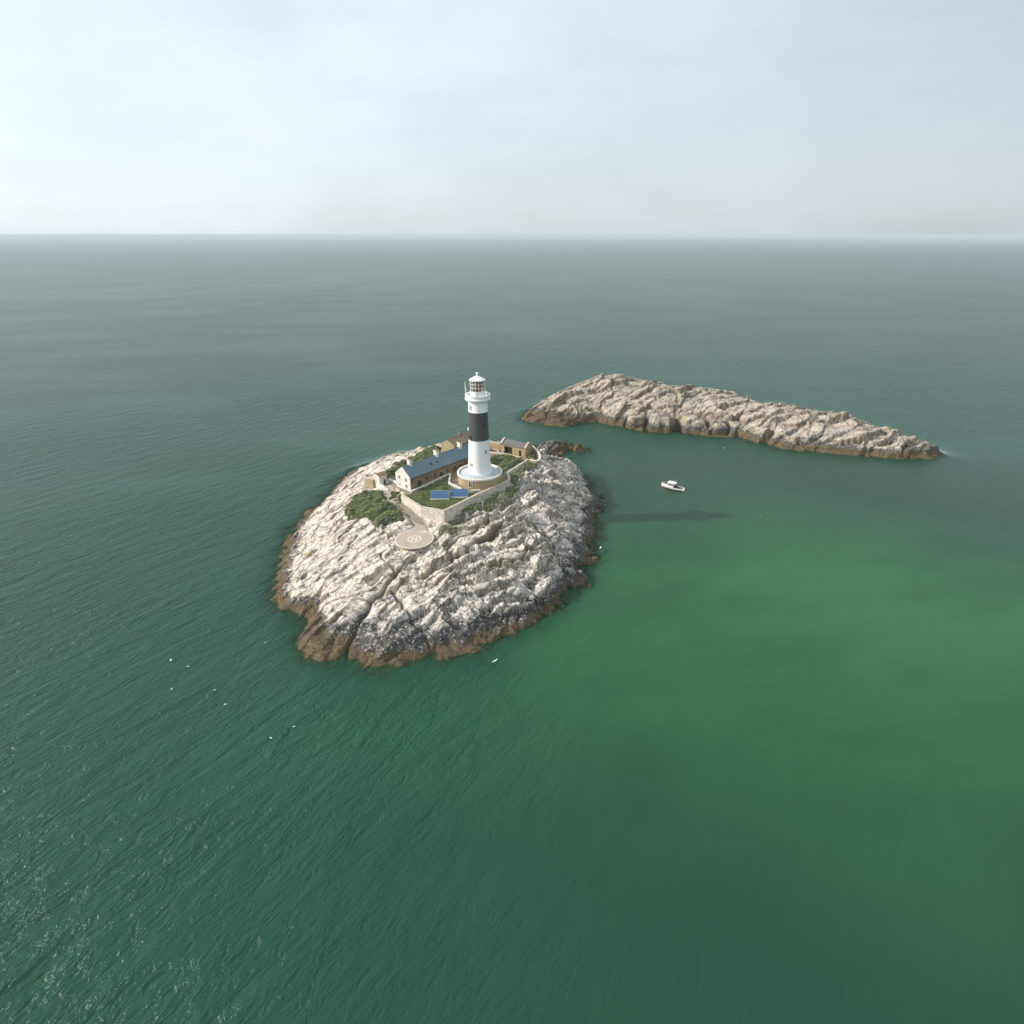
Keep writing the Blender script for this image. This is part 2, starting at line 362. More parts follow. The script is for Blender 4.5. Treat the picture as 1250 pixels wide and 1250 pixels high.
# ---------------------------------------------------------------- mesh helpers
class MB:
    def __init__(self):
        self.v = []; self.f = []; self.s = []
    def add(self, vs, fs, smooth=False):
        b = len(self.v); self.v += [tuple(p) for p in vs]
        for f in fs:
            self.f.append(tuple(b + i for i in f)); self.s.append(smooth)
        return self
    def box(self, c, d, rz=0.0, taper=1.0, rx=0.0):
        hx, hy, hz = d[0] / 2, d[1] / 2, d[2] / 2
        vs = []
        M = Matrix.Rotation(rz, 3, 'Z') @ Matrix.Rotation(rx, 3, 'X')
        for z, k in ((-hz, 1.0), (hz, taper)):
            for x, y in ((-hx, -hy), (hx, -hy), (hx, hy), (-hx, hy)):
                p = M @ Vector((x * k, y * k, z)); vs.append((p.x + c[0], p.y + c[1], p.z + c[2]))
        return self.add(vs, [(3, 2, 1, 0), (4, 5, 6, 7), (0, 1, 5, 4), (1, 2, 6, 5), (2, 3, 7, 6), (3, 0, 4, 7)])
    def lathe(self, prof, n=64, c=(0, 0), cap=True, smooth=True):
        vs = []; fs = []
        for r, z in prof:
            for i in range(n):
                a = 2 * math.pi * i / n; vs.append((c[0] + r * math.cos(a), c[1] + r * math.sin(a), z))
        for k in range(len(prof) - 1):
            for i in range(n):
                j = (i + 1) % n; fs.append((k * n + i, k * n + j, (k + 1) * n + j, (k + 1) * n + i))
        self.add(vs, fs, smooth)
        if cap:
            m = len(prof) - 1; b = len(self.v) - len(vs)
            if prof[0][0] > 1e-4: self.f.append(tuple(b + i for i in reversed(range(n)))); self.s.append(False)
            if prof[m][0] > 1e-4: self.f.append(tuple(b + m * n + i for i in range(n))); self.s.append(False)
        return self
    def tube(self, pts, r, n=8):
        pts = [Vector(p) for p in pts]; vs = []; fs = []
        for k, p in enumerate(pts):
            t = (pts[min(k + 1, len(pts) - 1)] - pts[max(k - 1, 0)]).normalized()
            a = t.orthogonal().normalized(); b = t.cross(a)
            for i in range(n):
                w = 2 * math.pi * i / n; vs.append(p + (a * math.cos(w) + b * math.sin(w)) * r)
        for k in range(len(pts) - 1):
            for i in range(n):
                j = (i + 1) % n; fs.append((k * n + i, k * n + j, (k + 1) * n + j, (k + 1) * n + i))
        fs.append(tuple(reversed(range(n)))); fs.append(tuple((len(pts) - 1) * n + i for i in range(n)))
        return self.add(vs, fs, True)
    def prism(self, poly, axis, a, b):
        """extrude a 2-D polygon along an axis: 'x' poly=(y,z), 'y' poly=(x,z), 'z' poly=(x,y)"""
        def P(p, t):
            return {'x': (t, p[0], p[1]), 'y': (p[0], t, p[1]), 'z': (p[0], p[1], t)}[axis]
        n = len(poly); vs = [P(p, a) for p in poly] + [P(p, b) for p in poly]
        fs = [tuple(reversed(range(n))), tuple(range(n, 2 * n))] + [(i, (i + 1) % n, n + (i + 1) % n, n + i) for i in range(n)]
        return self.add(vs, fs)
    def build(self, name, m, parent=None, fix=True, sharp=35):
        me = bpy.data.meshes.new(name)
        me.from_pydata(self.v, [], self.f)
        me.polygons.foreach_set('use_smooth', self.s)
        if fix:
            bm = bmesh.new(); bm.from_mesh(me); bmesh.ops.recalc_face_normals(bm, faces=bm.faces); bm.to_mesh(me); bm.free()
        me.update()
        if any(self.s): me.set_sharp_from_angle(angle=R(sharp))
        o = bpy.data.objects.new(name, me); COL.objects.link(o)
        if m is not None: me.materials.append(m)
        if parent is not None: o.parent = parent
        return o

def tag(o, label, cat, group=None, kind=None):
    o['label'] = label; o['category'] = cat
    if group: o['group'] = group
    if kind: o['kind'] = kind
    return o

def thing(name, label, cat, loc=(0, 0, 0), rz=0.0, group=None):
    o = bpy.data.objects.new(name, None); COL.objects.link(o)
    o.location = loc; o.rotation_euler = (0, 0, rz)
    return tag(o, label, cat, group)

# ---------------------------------------------------------------- materials
def nt_new(name):
    m = bpy.data.materials.new(name); m.use_nodes = True
    nt = m.node_tree
    return m, nt, nt.nodes['Principled BSDF']

class NT:
    """small node-graph writer"""
    def __init__(self, nt): self.nt = nt
    def n(self, t, **k):
        o = self.nt.nodes.new(t)
        for a, b in k.items(): setattr(o, a, b)
        return o
    def l(self, a, b): self.nt.links.new(a, b)
    def val(self, s, v):
        if hasattr(v, 'links') or isinstance(v, bpy.types.NodeSocket): self.l(v, s)
        else: s.default_value = v
    def math(self, op, a, b=0.0, clamp=False):
        o = self.n('ShaderNodeMath', operation=op, use_clamp=clamp); self.val(o.inputs[0], a); self.val(o.inputs[1], b); return o.outputs[0]
    def mix(self, f, a, b):
        o = self.n('ShaderNodeMix', data_type='RGBA'); self.val(o.inputs[0], f)
        for s, v in ((o.inputs[6], a), (o.inputs[7], b)):
            if isinstance(v, tuple): s.default_value = (*v, 1)
            else: self.l(v, s)
        return o.outputs[2]
    def step(self, x, a, b, lo=0.0, hi=1.0):
        o = self.n('ShaderNodeMapRange', interpolation_type='SMOOTHSTEP'); self.val(o.inputs[0], x)
        for i, v in enumerate((a, b, lo, hi)): o.inputs[i + 1].default_value = v
        return o.outputs[0]
    def pos(self): return self.n('ShaderNodeNewGeometry').outputs['Position']
    def obj(self): return self.n('ShaderNodeTexCoord').outputs['Object']
    def attr(self, name): return self.n('ShaderNodeAttribute', attribute_name=name).outputs['Fac']
    def noise(self, vec, scale, detail=4, rough=0.55, dist=0.0):
        o = self.n('ShaderNodeTexNoise'); self.l(vec, o.inputs['Vector'])
        o.inputs['Scale'].default_value = scale; o.inputs['Detail'].default_value = detail
        o.inputs['Roughness'].default_value = rough; o.inputs['Distortion'].default_value = dist
        return o.outputs['Fac']
    def mapping(self, vec, rot=(0, 0, 0), scale=(1, 1, 1)):
        o = self.n('ShaderNodeMapping', vector_type='TEXTURE'); self.l(vec, o.inputs[0])      # turn first, then stretch
        o.inputs[2].default_value = tuple(-a for a in rot); o.inputs[3].default_value = tuple(1.0 / k for k in scale)
        return o.outputs[0]
    def sep(self, vec):
        o = self.n('ShaderNodeSeparateXYZ'); self.l(vec, o.inputs[0]); return o.outputs
    def bump(self, h, strength, dist, normal=None):
        o = self.n('ShaderNodeBump'); self.l(h, o.inputs['Height']); self.val(o.inputs['Strength'], strength); o.inputs['Distance'].default_value = dist
        if normal is not None: self.l(normal, o.inputs['Normal'])
        return o.outputs[0]

def mottled(name, c1, c2, scale=0.8, rough=0.8, bump=0.3, bscale=6.0, c3=None, s3=0.25, lo=0.35, hi=0.65, space='pos', spec=0.3):
    """two or three colours broken up by noise, with a fine relief"""
    m, nt, b = nt_new(name); g = NT(nt)
    p = g.pos() if space == 'pos' else g.obj()
    col = g.mix(g.step(g.noise(p, scale, 5), lo, hi), c1, c2)
    if c3: col = g.mix(g.step(g.noise(p, s3, 5, 0.65), 0.52, 0.68), col, c3)
    g.l(col, b.inputs['Base Color']); b.inputs['Roughness'].default_value = rough
    b.inputs['Specular IOR Level'].default_value = spec
    if bump: g.l(g.bump(g.noise(p, bscale, 4), bump, 0.08), b.inputs['Normal'])
    return m

def rock_material(name, white, cream, tan, warm=0.0):
    m, nt, b = nt_new(name); g = NT(nt)
    p = g.pos(); z = g.sep(p)[2]
    geo = g.n('ShaderNodeNewGeometry'); nz = g.sep(geo.outputs['Normal'])[2]
    crack, grey, ground = g.attr('crack'), g.attr('grey'), g.attr('ground')
    n_big = g.noise(p, 0.16, 5, 0.6); n_mid = g.noise(p, 0.9, 5, 0.65); n_fine = g.noise(p, 3.2, 5, 0.7)
    st = g.noise(g.mapping(p, (0, 0, R(-40)), (0.35, 1.6, 1.6)), 0.8, 6, 0.7, 0.4)     # streaks along the bedding
    col = g.mix(g.step(st, 0.46, 0.70), white, cream)
    col = g.mix(g.math('MULTIPLY', g.step(n_mid, 0.54, 0.72), 0.5), col, tuple(0.62 * c for c in cream))
    # fine joints along and across the bedding
    vv = g.mapping(p, (0, 0, R(-40)), (0.42, 0.95, 0.95))
    dv = g.n('ShaderNodeVectorMath', operation='ADD'); nn = g.n('ShaderNodeTexNoise'); nn.inputs['Scale'].default_value = 0.6; nn.inputs['Detail'].default_value = 3
    g.l(p, nn.inputs['Vector']); sc_ = g.n('ShaderNodeVectorMath', operation='SCALE'); g.l(nn.outputs['Color'], sc_.inputs[0]); sc_.inputs['Scale'].default_value = 0.9
    g.l(vv, dv.inputs[0]); g.l(sc_.outputs[0], dv.inputs[1])
    def joints(scale, width):
        v = g.n('ShaderNodeTexVoronoi', feature='DISTANCE_TO_EDGE'); v.inputs['Scale'].default_value = scale; g.l(dv.outputs[0], v.inputs['Vector'])
        return g.step(v.outputs['Distance'], width, 0.0)
    jn = g.math('MAXIMUM', g.math('MULTIPLY', joints(0.62, 0.075), 1.0), g.math('MULTIPLY', joints(1.5, 0.11), 0.65))
    jn = g.math('MULTIPLY', jn, g.step(g.noise(p, 0.45, 3), 0.40, 0.58))
    # bare yellow-brown rock on the broken faces, where birds and salt do not whiten it
    tanm = g.math('MULTIPLY', g.step(nz, 0.84, 0.58), g.step(n_big, 0.36, 0.56))
    col = g.mix(g.math('MULTIPLY', tanm, 0.8), col, tan)
    # grey lichened rock with white flecks; on the right, shade is painted in too
    gcol = g.mix(g.step(n_fine, 0.38, 0.58), (0.23, 0.235, 0.24), (0.50, 0.50, 0.49))
    gcol = g.mix(g.step(n_mid, 0.56, 0.64), gcol, (0.09, 0.09, 0.09))
    gcol = g.mix(g.step(g.noise(p, 1.9, 3, 0.65), 0.56, 0.62), gcol, (0.68, 0.67, 0.64))
    col = g.mix(g.math('MULTIPLY', grey, 0.55), col, gcol)
    col = g.mix(g.math('MULTIPLY', g.math('MAXIMUM', crack, jn), 0.90), col, (0.060, 0.047, 0.034))
    # the beaten ground inside the walls
    col = g.mix(ground, col, (0.24, 0.20, 0.15))
    # splash zone: black lichen, then olive-brown weed
    zone = g.attr('zone')
    z = g.math('SUBTRACT', z, zone)
    zz = g.math('ADD', z, g.math('MULTIPLY', g.math('SUBTRACT', n_big, 0.5), 5.0))
    zz = g.math('ADD', zz, g.math('MULTIPLY', g.math('SUBTRACT', n_mid, 0.5), 3.4))
    zz = g.math('SUBTRACT', zz, g.math('MULTIPLY', grey, 1.2))
    black = g.mix(g.step(g.noise(p, 1.5, 4, 0.7), 0.55, 0.63), (0.042, 0.040, 0.038), (0.48, 0.47, 0.45))
    col = g.mix(g.math('MULTIPLY', g.step(zz, 2.6, 1.6), 0.88), col, black)
    weed = g.mix(g.step(n_fine, 0.36, 0.62), (0.050, 0.038, 0.020), (0.175, 0.130, 0.060))
    weed = g.mix(g.step(n_mid, 0.48, 0.66), weed, (0.06, 0.042, 0.022))
    weed = g.mix(g.step(n_big, 0.42, 0.60, 0.0, 0.6), weed, (0.085, 0.062, 0.045))
    zw = g.math('ADD', z, g.math('MULTIPLY', g.math('SUBTRACT', n_mid, 0.5), 3.4))
    zw = g.math('ADD', zw, g.math('MULTIPLY', g.math('SUBTRACT', n_big, 0.5), 2.4))
    col = g.mix(g.math('MULTIPLY', g.step(zw, 1.35, 0.85), g.step(n_fine, 0.64, 0.58, 0.55, 1.0)), col, weed)
    g.l(col, b.inputs['Base Color'])
    b.inputs['Roughness'].default_value = 0.85; b.inputs['Specular IOR Level'].default_value = 0.25
    h = g.math('ADD', g.math('MULTIPLY', n_fine, 0.7), g.math('MULTIPLY', st, 0.7))
    h = g.math('SUBTRACT', h, g.math('MULTIPLY', jn, 0.8))
    g.l(g.bump(h, 0.6, 0.22), b.inputs['Normal'])
    return m

M_rock = rock_material('pale rock', (0.78, 0.695, 0.60), (0.58, 0.49, 0.385), (0.38, 0.295, 0.165))
M_rock2 = rock_material('islet rock', (0.50, 0.43, 0.35), (0.38, 0.315, 0.235), (0.25, 0.19, 0.105))

def streaked():
    m, nt, b = nt_new('white masonry paint'); g = NT(nt); p = g.obj()
    a = g.noise(g.mapping(p, (0, 0, 0), (1.6, 1.6, 0.10)), 1.0, 5, 0.65); c = g.noise(p, 0.35, 4)
    col = g.mix(g.math('MULTIPLY', g.step(a, 0.52, 0.72), g.step(c, 0.40, 0.65, 0.15, 0.7)), (0.80, 0.80, 0.785), (0.63, 0.61, 0.57))
    g.l(col, b.inputs['Base Color']); b.inputs['Roughness'].default_value = 0.55; b.inputs['Specular IOR Level'].default_value = 0.3
    g.l(g.bump(g.noise(p, 5, 4), 0.08, 0.08), b.inputs['Normal']); return m
M_white = streaked()
M_black = mottled('black masonry paint', (0.058, 0.058, 0.058), (0.068, 0.066, 0.064), 0.7, 0.42, 0.1, 5, spec=0.5)
M_limewash = mottled('weathered limewash', (0.66, 0.61, 0.54), (0.52, 0.46, 0.38), 0.9, 0.85, 0.4, 5, c3=(0.40, 0.35, 0.29), s3=1.1)
M_wash2 = mottled('white limewash', (0.72, 0.69, 0.64), (0.63, 0.59, 0.53), 1.2, 0.8, 0.3, 5, c3=(0.55, 0.50, 0.44), s3=0.9)
M_cope = mottled('lichened coping', (0.42, 0.34, 0.23), (0.55, 0.50, 0.42), 1.3, 0.9, 0.4, 6)
M_kerb = mottled('white coping', (0.74, 0.72, 0.67), (0.62, 0.58, 0.52), 1.5, 0.8, 0.2, 6)
M_ochre = mottled('ochre stone', (0.39, 0.30, 0.17), (0.33, 0.255, 0.15), 0.8, 0.85, 0.4, 4, c3=(0.45, 0.38, 0.26), s3=0.5)
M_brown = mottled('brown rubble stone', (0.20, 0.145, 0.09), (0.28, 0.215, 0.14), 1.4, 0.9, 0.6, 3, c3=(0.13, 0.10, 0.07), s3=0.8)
M_slate = mottled('blue slate', (0.115, 0.180, 0.210), (0.140, 0.205, 0.235), 1.1, 0.5, 0.25, 5, c3=(0.10, 0.155, 0.18), s3=0.4)
M_bslate = mottled('brown lichened slate', (0.20, 0.165, 0.115), (0.26, 0.205, 0.125), 0.9, 0.8, 0.3, 5)
M_gslate = mottled('grey slate', (0.115, 0.115, 0.118), (0.145, 0.14, 0.138), 0.9, 0.75, 0.3, 5)
M_rust = mottled('lichened chimney cap', (0.25, 0.17, 0.08), (0.18, 0.13, 0.07), 1.6, 0.9, 0.5, 5)
M_lead = mottled('pale roof paint', (0.44, 0.47, 0.49), (0.39, 0.42, 0.44), 0.6, 0.55, 0.15, 4)
M_conc = mottled('concrete', (0.43, 0.365, 0.285), (0.375, 0.32, 0.255), 0.45, 0.9, 0.25, 5, c3=(0.40, 0.34, 0.275), s3=1.5)
M_mark = mottled('worn white marking', (0.74, 0.69, 0.62), (0.62, 0.56, 0.48), 1.6, 0.8, 0)
M_dark = mottled('dark void paint', (0.02, 0.022, 0.024), (0.03, 0.03, 0.03), 1.0, 0.5, 0)
M_green_door = mottled('dark green paint', (0.02, 0.045, 0.035), (0.03, 0.055, 0.04), 1.0, 0.5, 0)
M_steel = mottled('galvanised steel', (0.50, 0.51, 0.52), (0.42, 0.43, 0.44), 2.0, 0.45, 0)
M_gold = mottled('amber lens', (0.42, 0.28, 0.08), (0.30, 0.19, 0.05), 2.0, 0.25, 0, spec=0.6)
M_boatwhite = mottled('white gelcoat', (0.80, 0.78, 0.75), (0.76, 0.74, 0.71), 1.0, 0.3, 0, spec=0.5)
M_anti = mottled('dark red antifouling', (0.10, 0.045, 0.03), (0.075, 0.04, 0.03), 2.0, 0.6, 0)
M_tanp = mottled('tan canvas', (0.42, 0.27, 0.12), (0.36, 0.23, 0.11), 2.0, 0.8, 0)
M_feather = mottled('white feathers', (0.80, 0.80, 0.78), (0.74, 0.74, 0.72), 6.0, 0.8, 0, space='obj')

def glass_mat(name, col, alpha):
    m, nt, b = nt_new(name); g = NT(nt)
    b.inputs['Base Color'].default_value = (*col, 1); b.inputs['Roughness'].default_value = 0.06
    tr = g.n('ShaderNodeBsdfTransparent'); mx = g.n('ShaderNodeMixShader'); mx.inputs[0].default_value = alpha
    g.l(tr.outputs[0], mx.inputs[1]); g.l(b.outputs[0], mx.inputs[2]); g.l(mx.outputs[0], nt.nodes['Material Output'].inputs[0])
    return m
M_glass = glass_mat('lantern glass', (0.10, 0.14, 0.16), 0.30)
M_pane = mottled('window glass', (0.03, 0.04, 0.045), (0.04, 0.05, 0.055), 1.0, 0.12, 0, spec=0.6)

def panel_mat():
    m, nt, b = nt_new('blue solar cells'); g = NT(nt)
    p = g.obj()
    br = g.n('ShaderNodeTexBrick'); g.l(p, br.inputs['Vector'])
    br.offset = 0.0; br.inputs['Scale'].default_value = 1.0
    br.inputs['Brick Width'].default_value = 0.65; br.inputs['Row Height'].default_value = 1.25; br.inputs['Mortar Size'].default_value = 0.022
    br.inputs['Color1'].default_value = (0.026, 0.085, 0.205, 1); br.inputs['Color2'].default_value = (0.032, 0.098, 0.225, 1); br.inputs['Mortar'].default_value = (0.20, 0.27, 0.33, 1)
    g.l(br.outputs[0], b.inputs['Base Color']); b.inputs['Roughness'].default_value = 0.3
    return m
M_solar = panel_mat()

def leaf_mat(name, dark, light):
    m, nt, b = nt_new(name); g = NT(nt)
    t = g.attr('tint')
    col = g.mix(t, dark, light)
    g.l(col, b.inputs['Base Color']); b.inputs['Roughness'].default_value = 0.7; b.inputs['Specular IOR Level'].default_value = 0.2
    return m
M_leaf = leaf_mat('shrubby green leaves', (0.105, 0.140, 0.050), (0.250, 0.285, 0.125))
M_grass = leaf_mat('rough grass blades', (0.105, 0.140, 0.050), (0.225, 0.255, 0.110))

def sea_material():
    m, nt, b = nt_new('sea water'); g = NT(nt)
    p = g.pos()
    depth, shoal, lee, slick = g.attr('depth'), g.attr('shoal'), g.attr('lee'), g.attr('slick')
    n0 = g.noise(p, 0.018, 4, 0.6, 0.3)
    n1 = g.noise(g.mapping(p, (0, 0, R(-12)), (0.35, 1, 1)), 0.06, 4, 0.6)
    col = g.mix(g.step(n0, 0.35, 0.65), (0.010, 0.050, 0.029), (0.014, 0.058, 0.034))
    col = g.mix(g.math('MULTIPLY', g.math('SUBTRACT', 1.0, lee), 0.8), col, (0.013, 0.066, 0.042))
    sh = g.math('MULTIPLY', shoal, g.step(g.math('ADD', g.math('MULTIPLY', n1, 0.6), g.math('MULTIPLY', n0, 0.4)), 0.36, 0.60, 0.55, 1.0))
    col = g.mix(sh, col, (0.024, 0.118, 0.040))
    g.l(col, b.inputs['Base Color'])
    b.inputs['Roughness'].default_value = 0.30; b.inputs['IOR'].default_value = 1.333; b.inputs['Specular IOR Level'].default_value = 0.32
    # wind waves: crests run away to the right
    w1 = g.noise(g.mapping(p, (0, 0, R(-52)), (0.34, 1, 1)), 0.26, 3, 0.55, 0.5)
    w2 = g.noise(g.mapping(p, (0, 0, R(-48)), (0.48, 1, 1)), 0.62, 4, 0.62, 0.6)
    w2 = g.math('SUBTRACT', 1.0, g.math('ABSOLUTE', g.math('MULTIPLY', g.math('SUBTRACT', w2, 0.5), 3.0)))      # crested
    w3 = g.noise(g.mapping(p, (0, 0, R(-42)), (0.45, 1, 1)), 1.9, 3, 0.6)
    gust = g.step(g.noise(g.mapping(p, (0, 0, R(-10)), (0.4, 1, 1)), 0.022, 4, 0.65), 0.30, 0.70, 0.55, 1.1)
    amp = g.math('MULTIPLY', gust, g.math('SUBTRACT', 1.0, g.math('MULTIPLY', lee, 0.78)))
    amp = g.math('MULTIPLY', amp, slick)
    h = g.math('ADD', g.math('ADD', g.math('MULTIPLY', w1, 1.0), g.math('MULTIPLY', w2, 0.28)), g.math('MULTIPLY', w3, 0.20))
    g.l(g.bump(h, amp, 1.35), b.inputs['Normal'])
    # shallow water by the rocks lets the weed show through
    tr = g.n('ShaderNodeBsdfTransparent'); tr.inputs[0].default_value = (0.62, 0.82, 0.72, 1)
    mx = g.n('ShaderNodeMixShader')
    dd = g.math('ADD', depth, g.math('MULTIPLY', g.math('SUBTRACT', g.noise(p, 0.8, 4), 0.5), 0.8))
    fac = g.math('SUBTRACT', 1.0, g.math('POWER', 2.7183, g.math('MULTIPLY', g.math('MAXIMUM', dd, 0.0), -0.95)), True)
    g.l(fac, mx.inputs[0]); g.l(tr.outputs[0], mx.inputs[1]); g.l(b.outputs[0], mx.inputs[2])
    g.l(mx.outputs[0], nt.nodes['Material Output'].inputs[0])
    return m
M_sea = sea_material()

# ---------------------------------------------------------------- terrain meshes
def grid_mesh(name, xs, ys, zf, mask, m, attrs):
    X, Y = np.meshgrid(xs, ys)
    nx, ny = len(xs), len(ys)
    V = np.stack([X.ravel(), Y.ravel(), zf.ravel()], 1)
    i = np.arange(nx * ny).reshape(ny, nx)
    F = np.stack([i[:-1, :-1], i[:-1, 1:], i[1:, 1:], i[1:, :-1]], -1).reshape(-1, 4)
    keep = mask.ravel()[F].all(1); F = F[keep]
    used = np.zeros(len(V), bool); used[F.ravel()] = True
    remap = np.cumsum(used) - 1; V = V[used]; F = remap[F]
    me = bpy.data.meshes.new(name)
    me.vertices.add(len(V)); me.vertices.foreach_set('co', V.ravel().astype(np.float32))
    me.loops.add(F.size); me.loops.foreach_set('vertex_index', F.ravel().astype(np.int32))
    me.polygons.add(len(F)); me.polygons.foreach_set('loop_start', np.arange(0, F.size, 4, dtype=np.int32))
    me.update(calc_edges=True)
    for k, a in attrs.items():
        at = me.attributes.new(k, 'FLOAT', 'POINT'); at.data.foreach_set('value', a.ravel()[used].astype(np.float32))
    me.materials.append(m)
    o = bpy.data.objects.new(name, me); COL.objects.link(o)
    return o

xs = np.arange(-90, 54, 0.25); ys = np.arange(68, 256, 0.27)
X, Y = np.meshgrid(xs, ys)
Z, crack, grey, ground, sd, zone = island(X, Y, True)
o = grid_mesh('island_rock', xs, ys, Z, sd > -24, M_rock, dict(crack=crack, grey=grey, ground=ground, zone=zone)); o['kind'] = 'structure'
o['label'] = 'pale rocky island with brown weed along its waterline'; o['category'] = 'island'
xs = np.arange(-20, 204, 0.42); ys = np.arange(190, 352, 0.42)
X, Y = np.meshgrid(xs, ys)
Z, crack, grey, ground, sd, zone = islet(X, Y, True)
o = grid_mesh('islet_rock', xs, ys, Z, sd > -24, M_rock2, dict(crack=crack, grey=grey, ground=ground, zone=zone)); o['kind'] = 'structure'
o['label'] = 'long bare rock islet beyond the boat'; o['category'] = 'islet'

def spread(a, b, step, far):
    mid = list(np.arange(a, b + 1e-6, step)); out = []
    d = step
    lo, hi = mid[0], mid[-1]; L, H_ = [], []
    while hi < far:
        d *= 1.25; hi += d; lo -= d; H_.append(hi); L.append(lo)
    return np.array(L[::-1] + mid + H_)
xs = spread(-110, 200, 1.0, 40000); ys = spread(62, 345, 1.0, 40000)
X, Y = np.meshgrid(xs, ys)
dep = np.full(X.shape, 30.0)
k = (X > -100) & (X < 64) & (Y > 58) & (Y < 262); dep[k] = np.minimum(dep[k], -island(X[k], Y[k]))
k = (X > -30) & (X < 214) & (Y > 184) & (Y < 358); dep[k] = np.minimum(dep[k], -islet(X[k], Y[k]))
wx = X + 8 * perlin(X / 30, Y / 30, 101); wy = Y + 6 * perlin(X / 30, Y / 30, 102)
dep = np.where((poly_sd(X, Y, SHORE) < -20) & (poly_sd(X, Y, ISHORE) < -20), 30.0, dep)
sh = sstep(1.25, 0.15, np.sqrt(((wx - 78) / 95) ** 2 + ((wy - 108) / 67) ** 2))
sh = sh * (1 - 0.9 * sstep(8, -10, wx - 0.1 * (wy - 120)))
sh = np.maximum(sh, 0.25 * sstep(1, 0.2, np.sqrt(((wx + 5) / 70) ** 2 + ((wy - 78) / 30) ** 2)))
lee = sstep(-25, 35, wx - 0.25 * (wy - 110)) * sstep(250, 190, wy) * sstep(400, 150, wx)
slick = 1.0 - 0.45 * sstep(0.12, 0.35, perlin(X / 160, Y / 60, 105) + 0.4 * perlin(X / 60, Y / 22, 106)) * sstep(120, 220, Y)
o = grid_mesh('sea', xs, ys, np.zeros(X.shape), np.ones(X.shape, bool), M_sea, dict(depth=dep, shoal=sh, lee=lee, slick=slick)); o['kind'] = 'structure'

# ---------------------------------------------------------------- air
def haze():
    m = bpy.data.materials.new('sea haze'); m.use_nodes = True; nt = m.node_tree
    nt.nodes.remove(nt.nodes['Principled BSDF'])
    v = nt.nodes.new('ShaderNodeVolumePrincipled')
    v.inputs['Color'].default_value = (0.70, 0.77, 0.83, 1); v.inputs['Density'].default_value = HAZE_DENSITY; v.inputs['Anisotropy'].default_value = 0.0
    nt.links.new(v.outputs[0], nt.nodes['Material Output'].inputs['Volume'])
    b = MB().box((0, 0, 37), (90000, 90000, 100))
    o = b.build('haze', m); o['kind'] = 'stuff'
HAZE_DENSITY = 0.00012
haze()

# ---------------------------------------------------------------- paths and paving
def ribbon(pts, widths, th, name, m):
    P = [Vector(p) for p in pts]; b = MB(); vs = []
    for i, p in enumerate(P):
        t = P[min(i + 1, len(P) - 1)] - P[max(i - 1, 0)]; t.z = 0; t.normalize(); n = Vector((-t.y, t.x, 0)) * widths[i] / 2
        for q, dz in ((p + n, 0), (p - n, 0), (p - n, -th), (p + n, -th)): vs.append((q.x, q.y, q.z + dz))
    fs = []
    for i in range(len(P) - 1):
        a, c = i * 4, i * 4 + 4
        for k in range(4): fs.append((a + k, a + (k + 1) % 4, c + (k + 1) % 4, c + k))
    fs += [(3, 2, 1, 0), tuple(len(vs) - 4 + k for k in range(4))]
    b.add(vs, fs); return b.build(name, m)

def smooth_path(pts, k=8):
    out = []
    for i in range(len(pts) - 1):
        p0, p1, p2, p3 = (np.array(pts[max(0, min(len(pts) - 1, j))]) for j in (i - 1, i, i + 1, i + 2))
        for t in np.linspace(0, 1, k, endpoint=False):
            out.append(tuple(0.5 * (2 * p1 + (p2 - p0) * t + (2 * p0 - 5 * p1 + 4 * p2 - p3) * t * t + (3 * p1 - p0 - 3 * p2 + p3) * t ** 3)))
    out.append(tuple(pts[-1])); return out
pp = smooth_path(PATH)
w = [2.3 + 3.6 * max(0, 1 - i / 9.0) ** 1.3 + (1.2 * max(0, (i - 38) / 10)) for i in range(len(pp))]
o = ribbon(pp, w, 0.45, 'path', M_conc); o['kind'] = 'structure'
gp = [(-7.9, 185.9, 13.1), (-4.3, 185.2, 13.05), (-0.9, 183.4, 12.95), (2.6, 181.2, 12.95)]
o = ribbon(smooth_path(gp), [1.7] * 25, 0.6, 'garden_path', mottled('pale paving', (0.52, 0.45, 0.37), (0.44, 0.38, 0.31), 0.9, 0.9, 0.3, 5)); o['kind'] = 'structure'

# ---------------------------------------------------------------- helipad
def arc(r, a0, a1, n): return [(r * math.cos(a0 + (a1 - a0) * i / n), r * math.sin(a0 + (a1 - a0) * i / n)) for i in range(n + 1)]
def ring(b, r0, r1, z, a0=0, a1=2 * math.pi, n=64):
    A, B = arc(r0, a0, a1, n), arc(r1, a0, a1, n)
    b.add([(x, y, z) for x, y in A] + [(x, y, z) for x, y in B], [(i, i + 1, n + 2 + i, n + 1 + i) for i in range(n)])

t = thing('helipad', 'round concrete helicopter landing pad marked with an H at the end of the path', 'helipad', PAD)
b = MB(); b.lathe([(PAD_R - 0.25, -0.5), (PAD_R, -0.38), (PAD_R, 0.0), (0.0, 0.0)], 96, smooth=False); b.build('deck', M_conc, t)
b = MB(); ring(b, PAD_R - 0.26, PAD_R - 0.02, 0.006); b.build('edge_line', M_mark, t)
b = MB(); ring(b, 1.52, 1.80, 0.006); b.build('inner_ring', M_mark, t)
b = MB()
for x in (-0.58, 0.58): b.add([(x - .16, -.85, .006), (x + .16, -.85, .006), (x + .16, .85, .006), (x - .16, .85, .006)], [(0, 1, 2, 3)])
b.add([(-.418, -.16, .006), (.418, -.16, .006), (.418, .16, .006), (-.418, .16, .006)], [(0, 1, 2, 3)])
o = b.build('letter_h', M_mark, t)
b = MB(); b.add([(0.6, 4.15, .006), (2.6, 3.85, .006), (2.6, 4.1, .006), (0.6, 4.5, .006)], [(0, 1, 2, 3)]); b.build('threshold_stripe', M_mark, t)
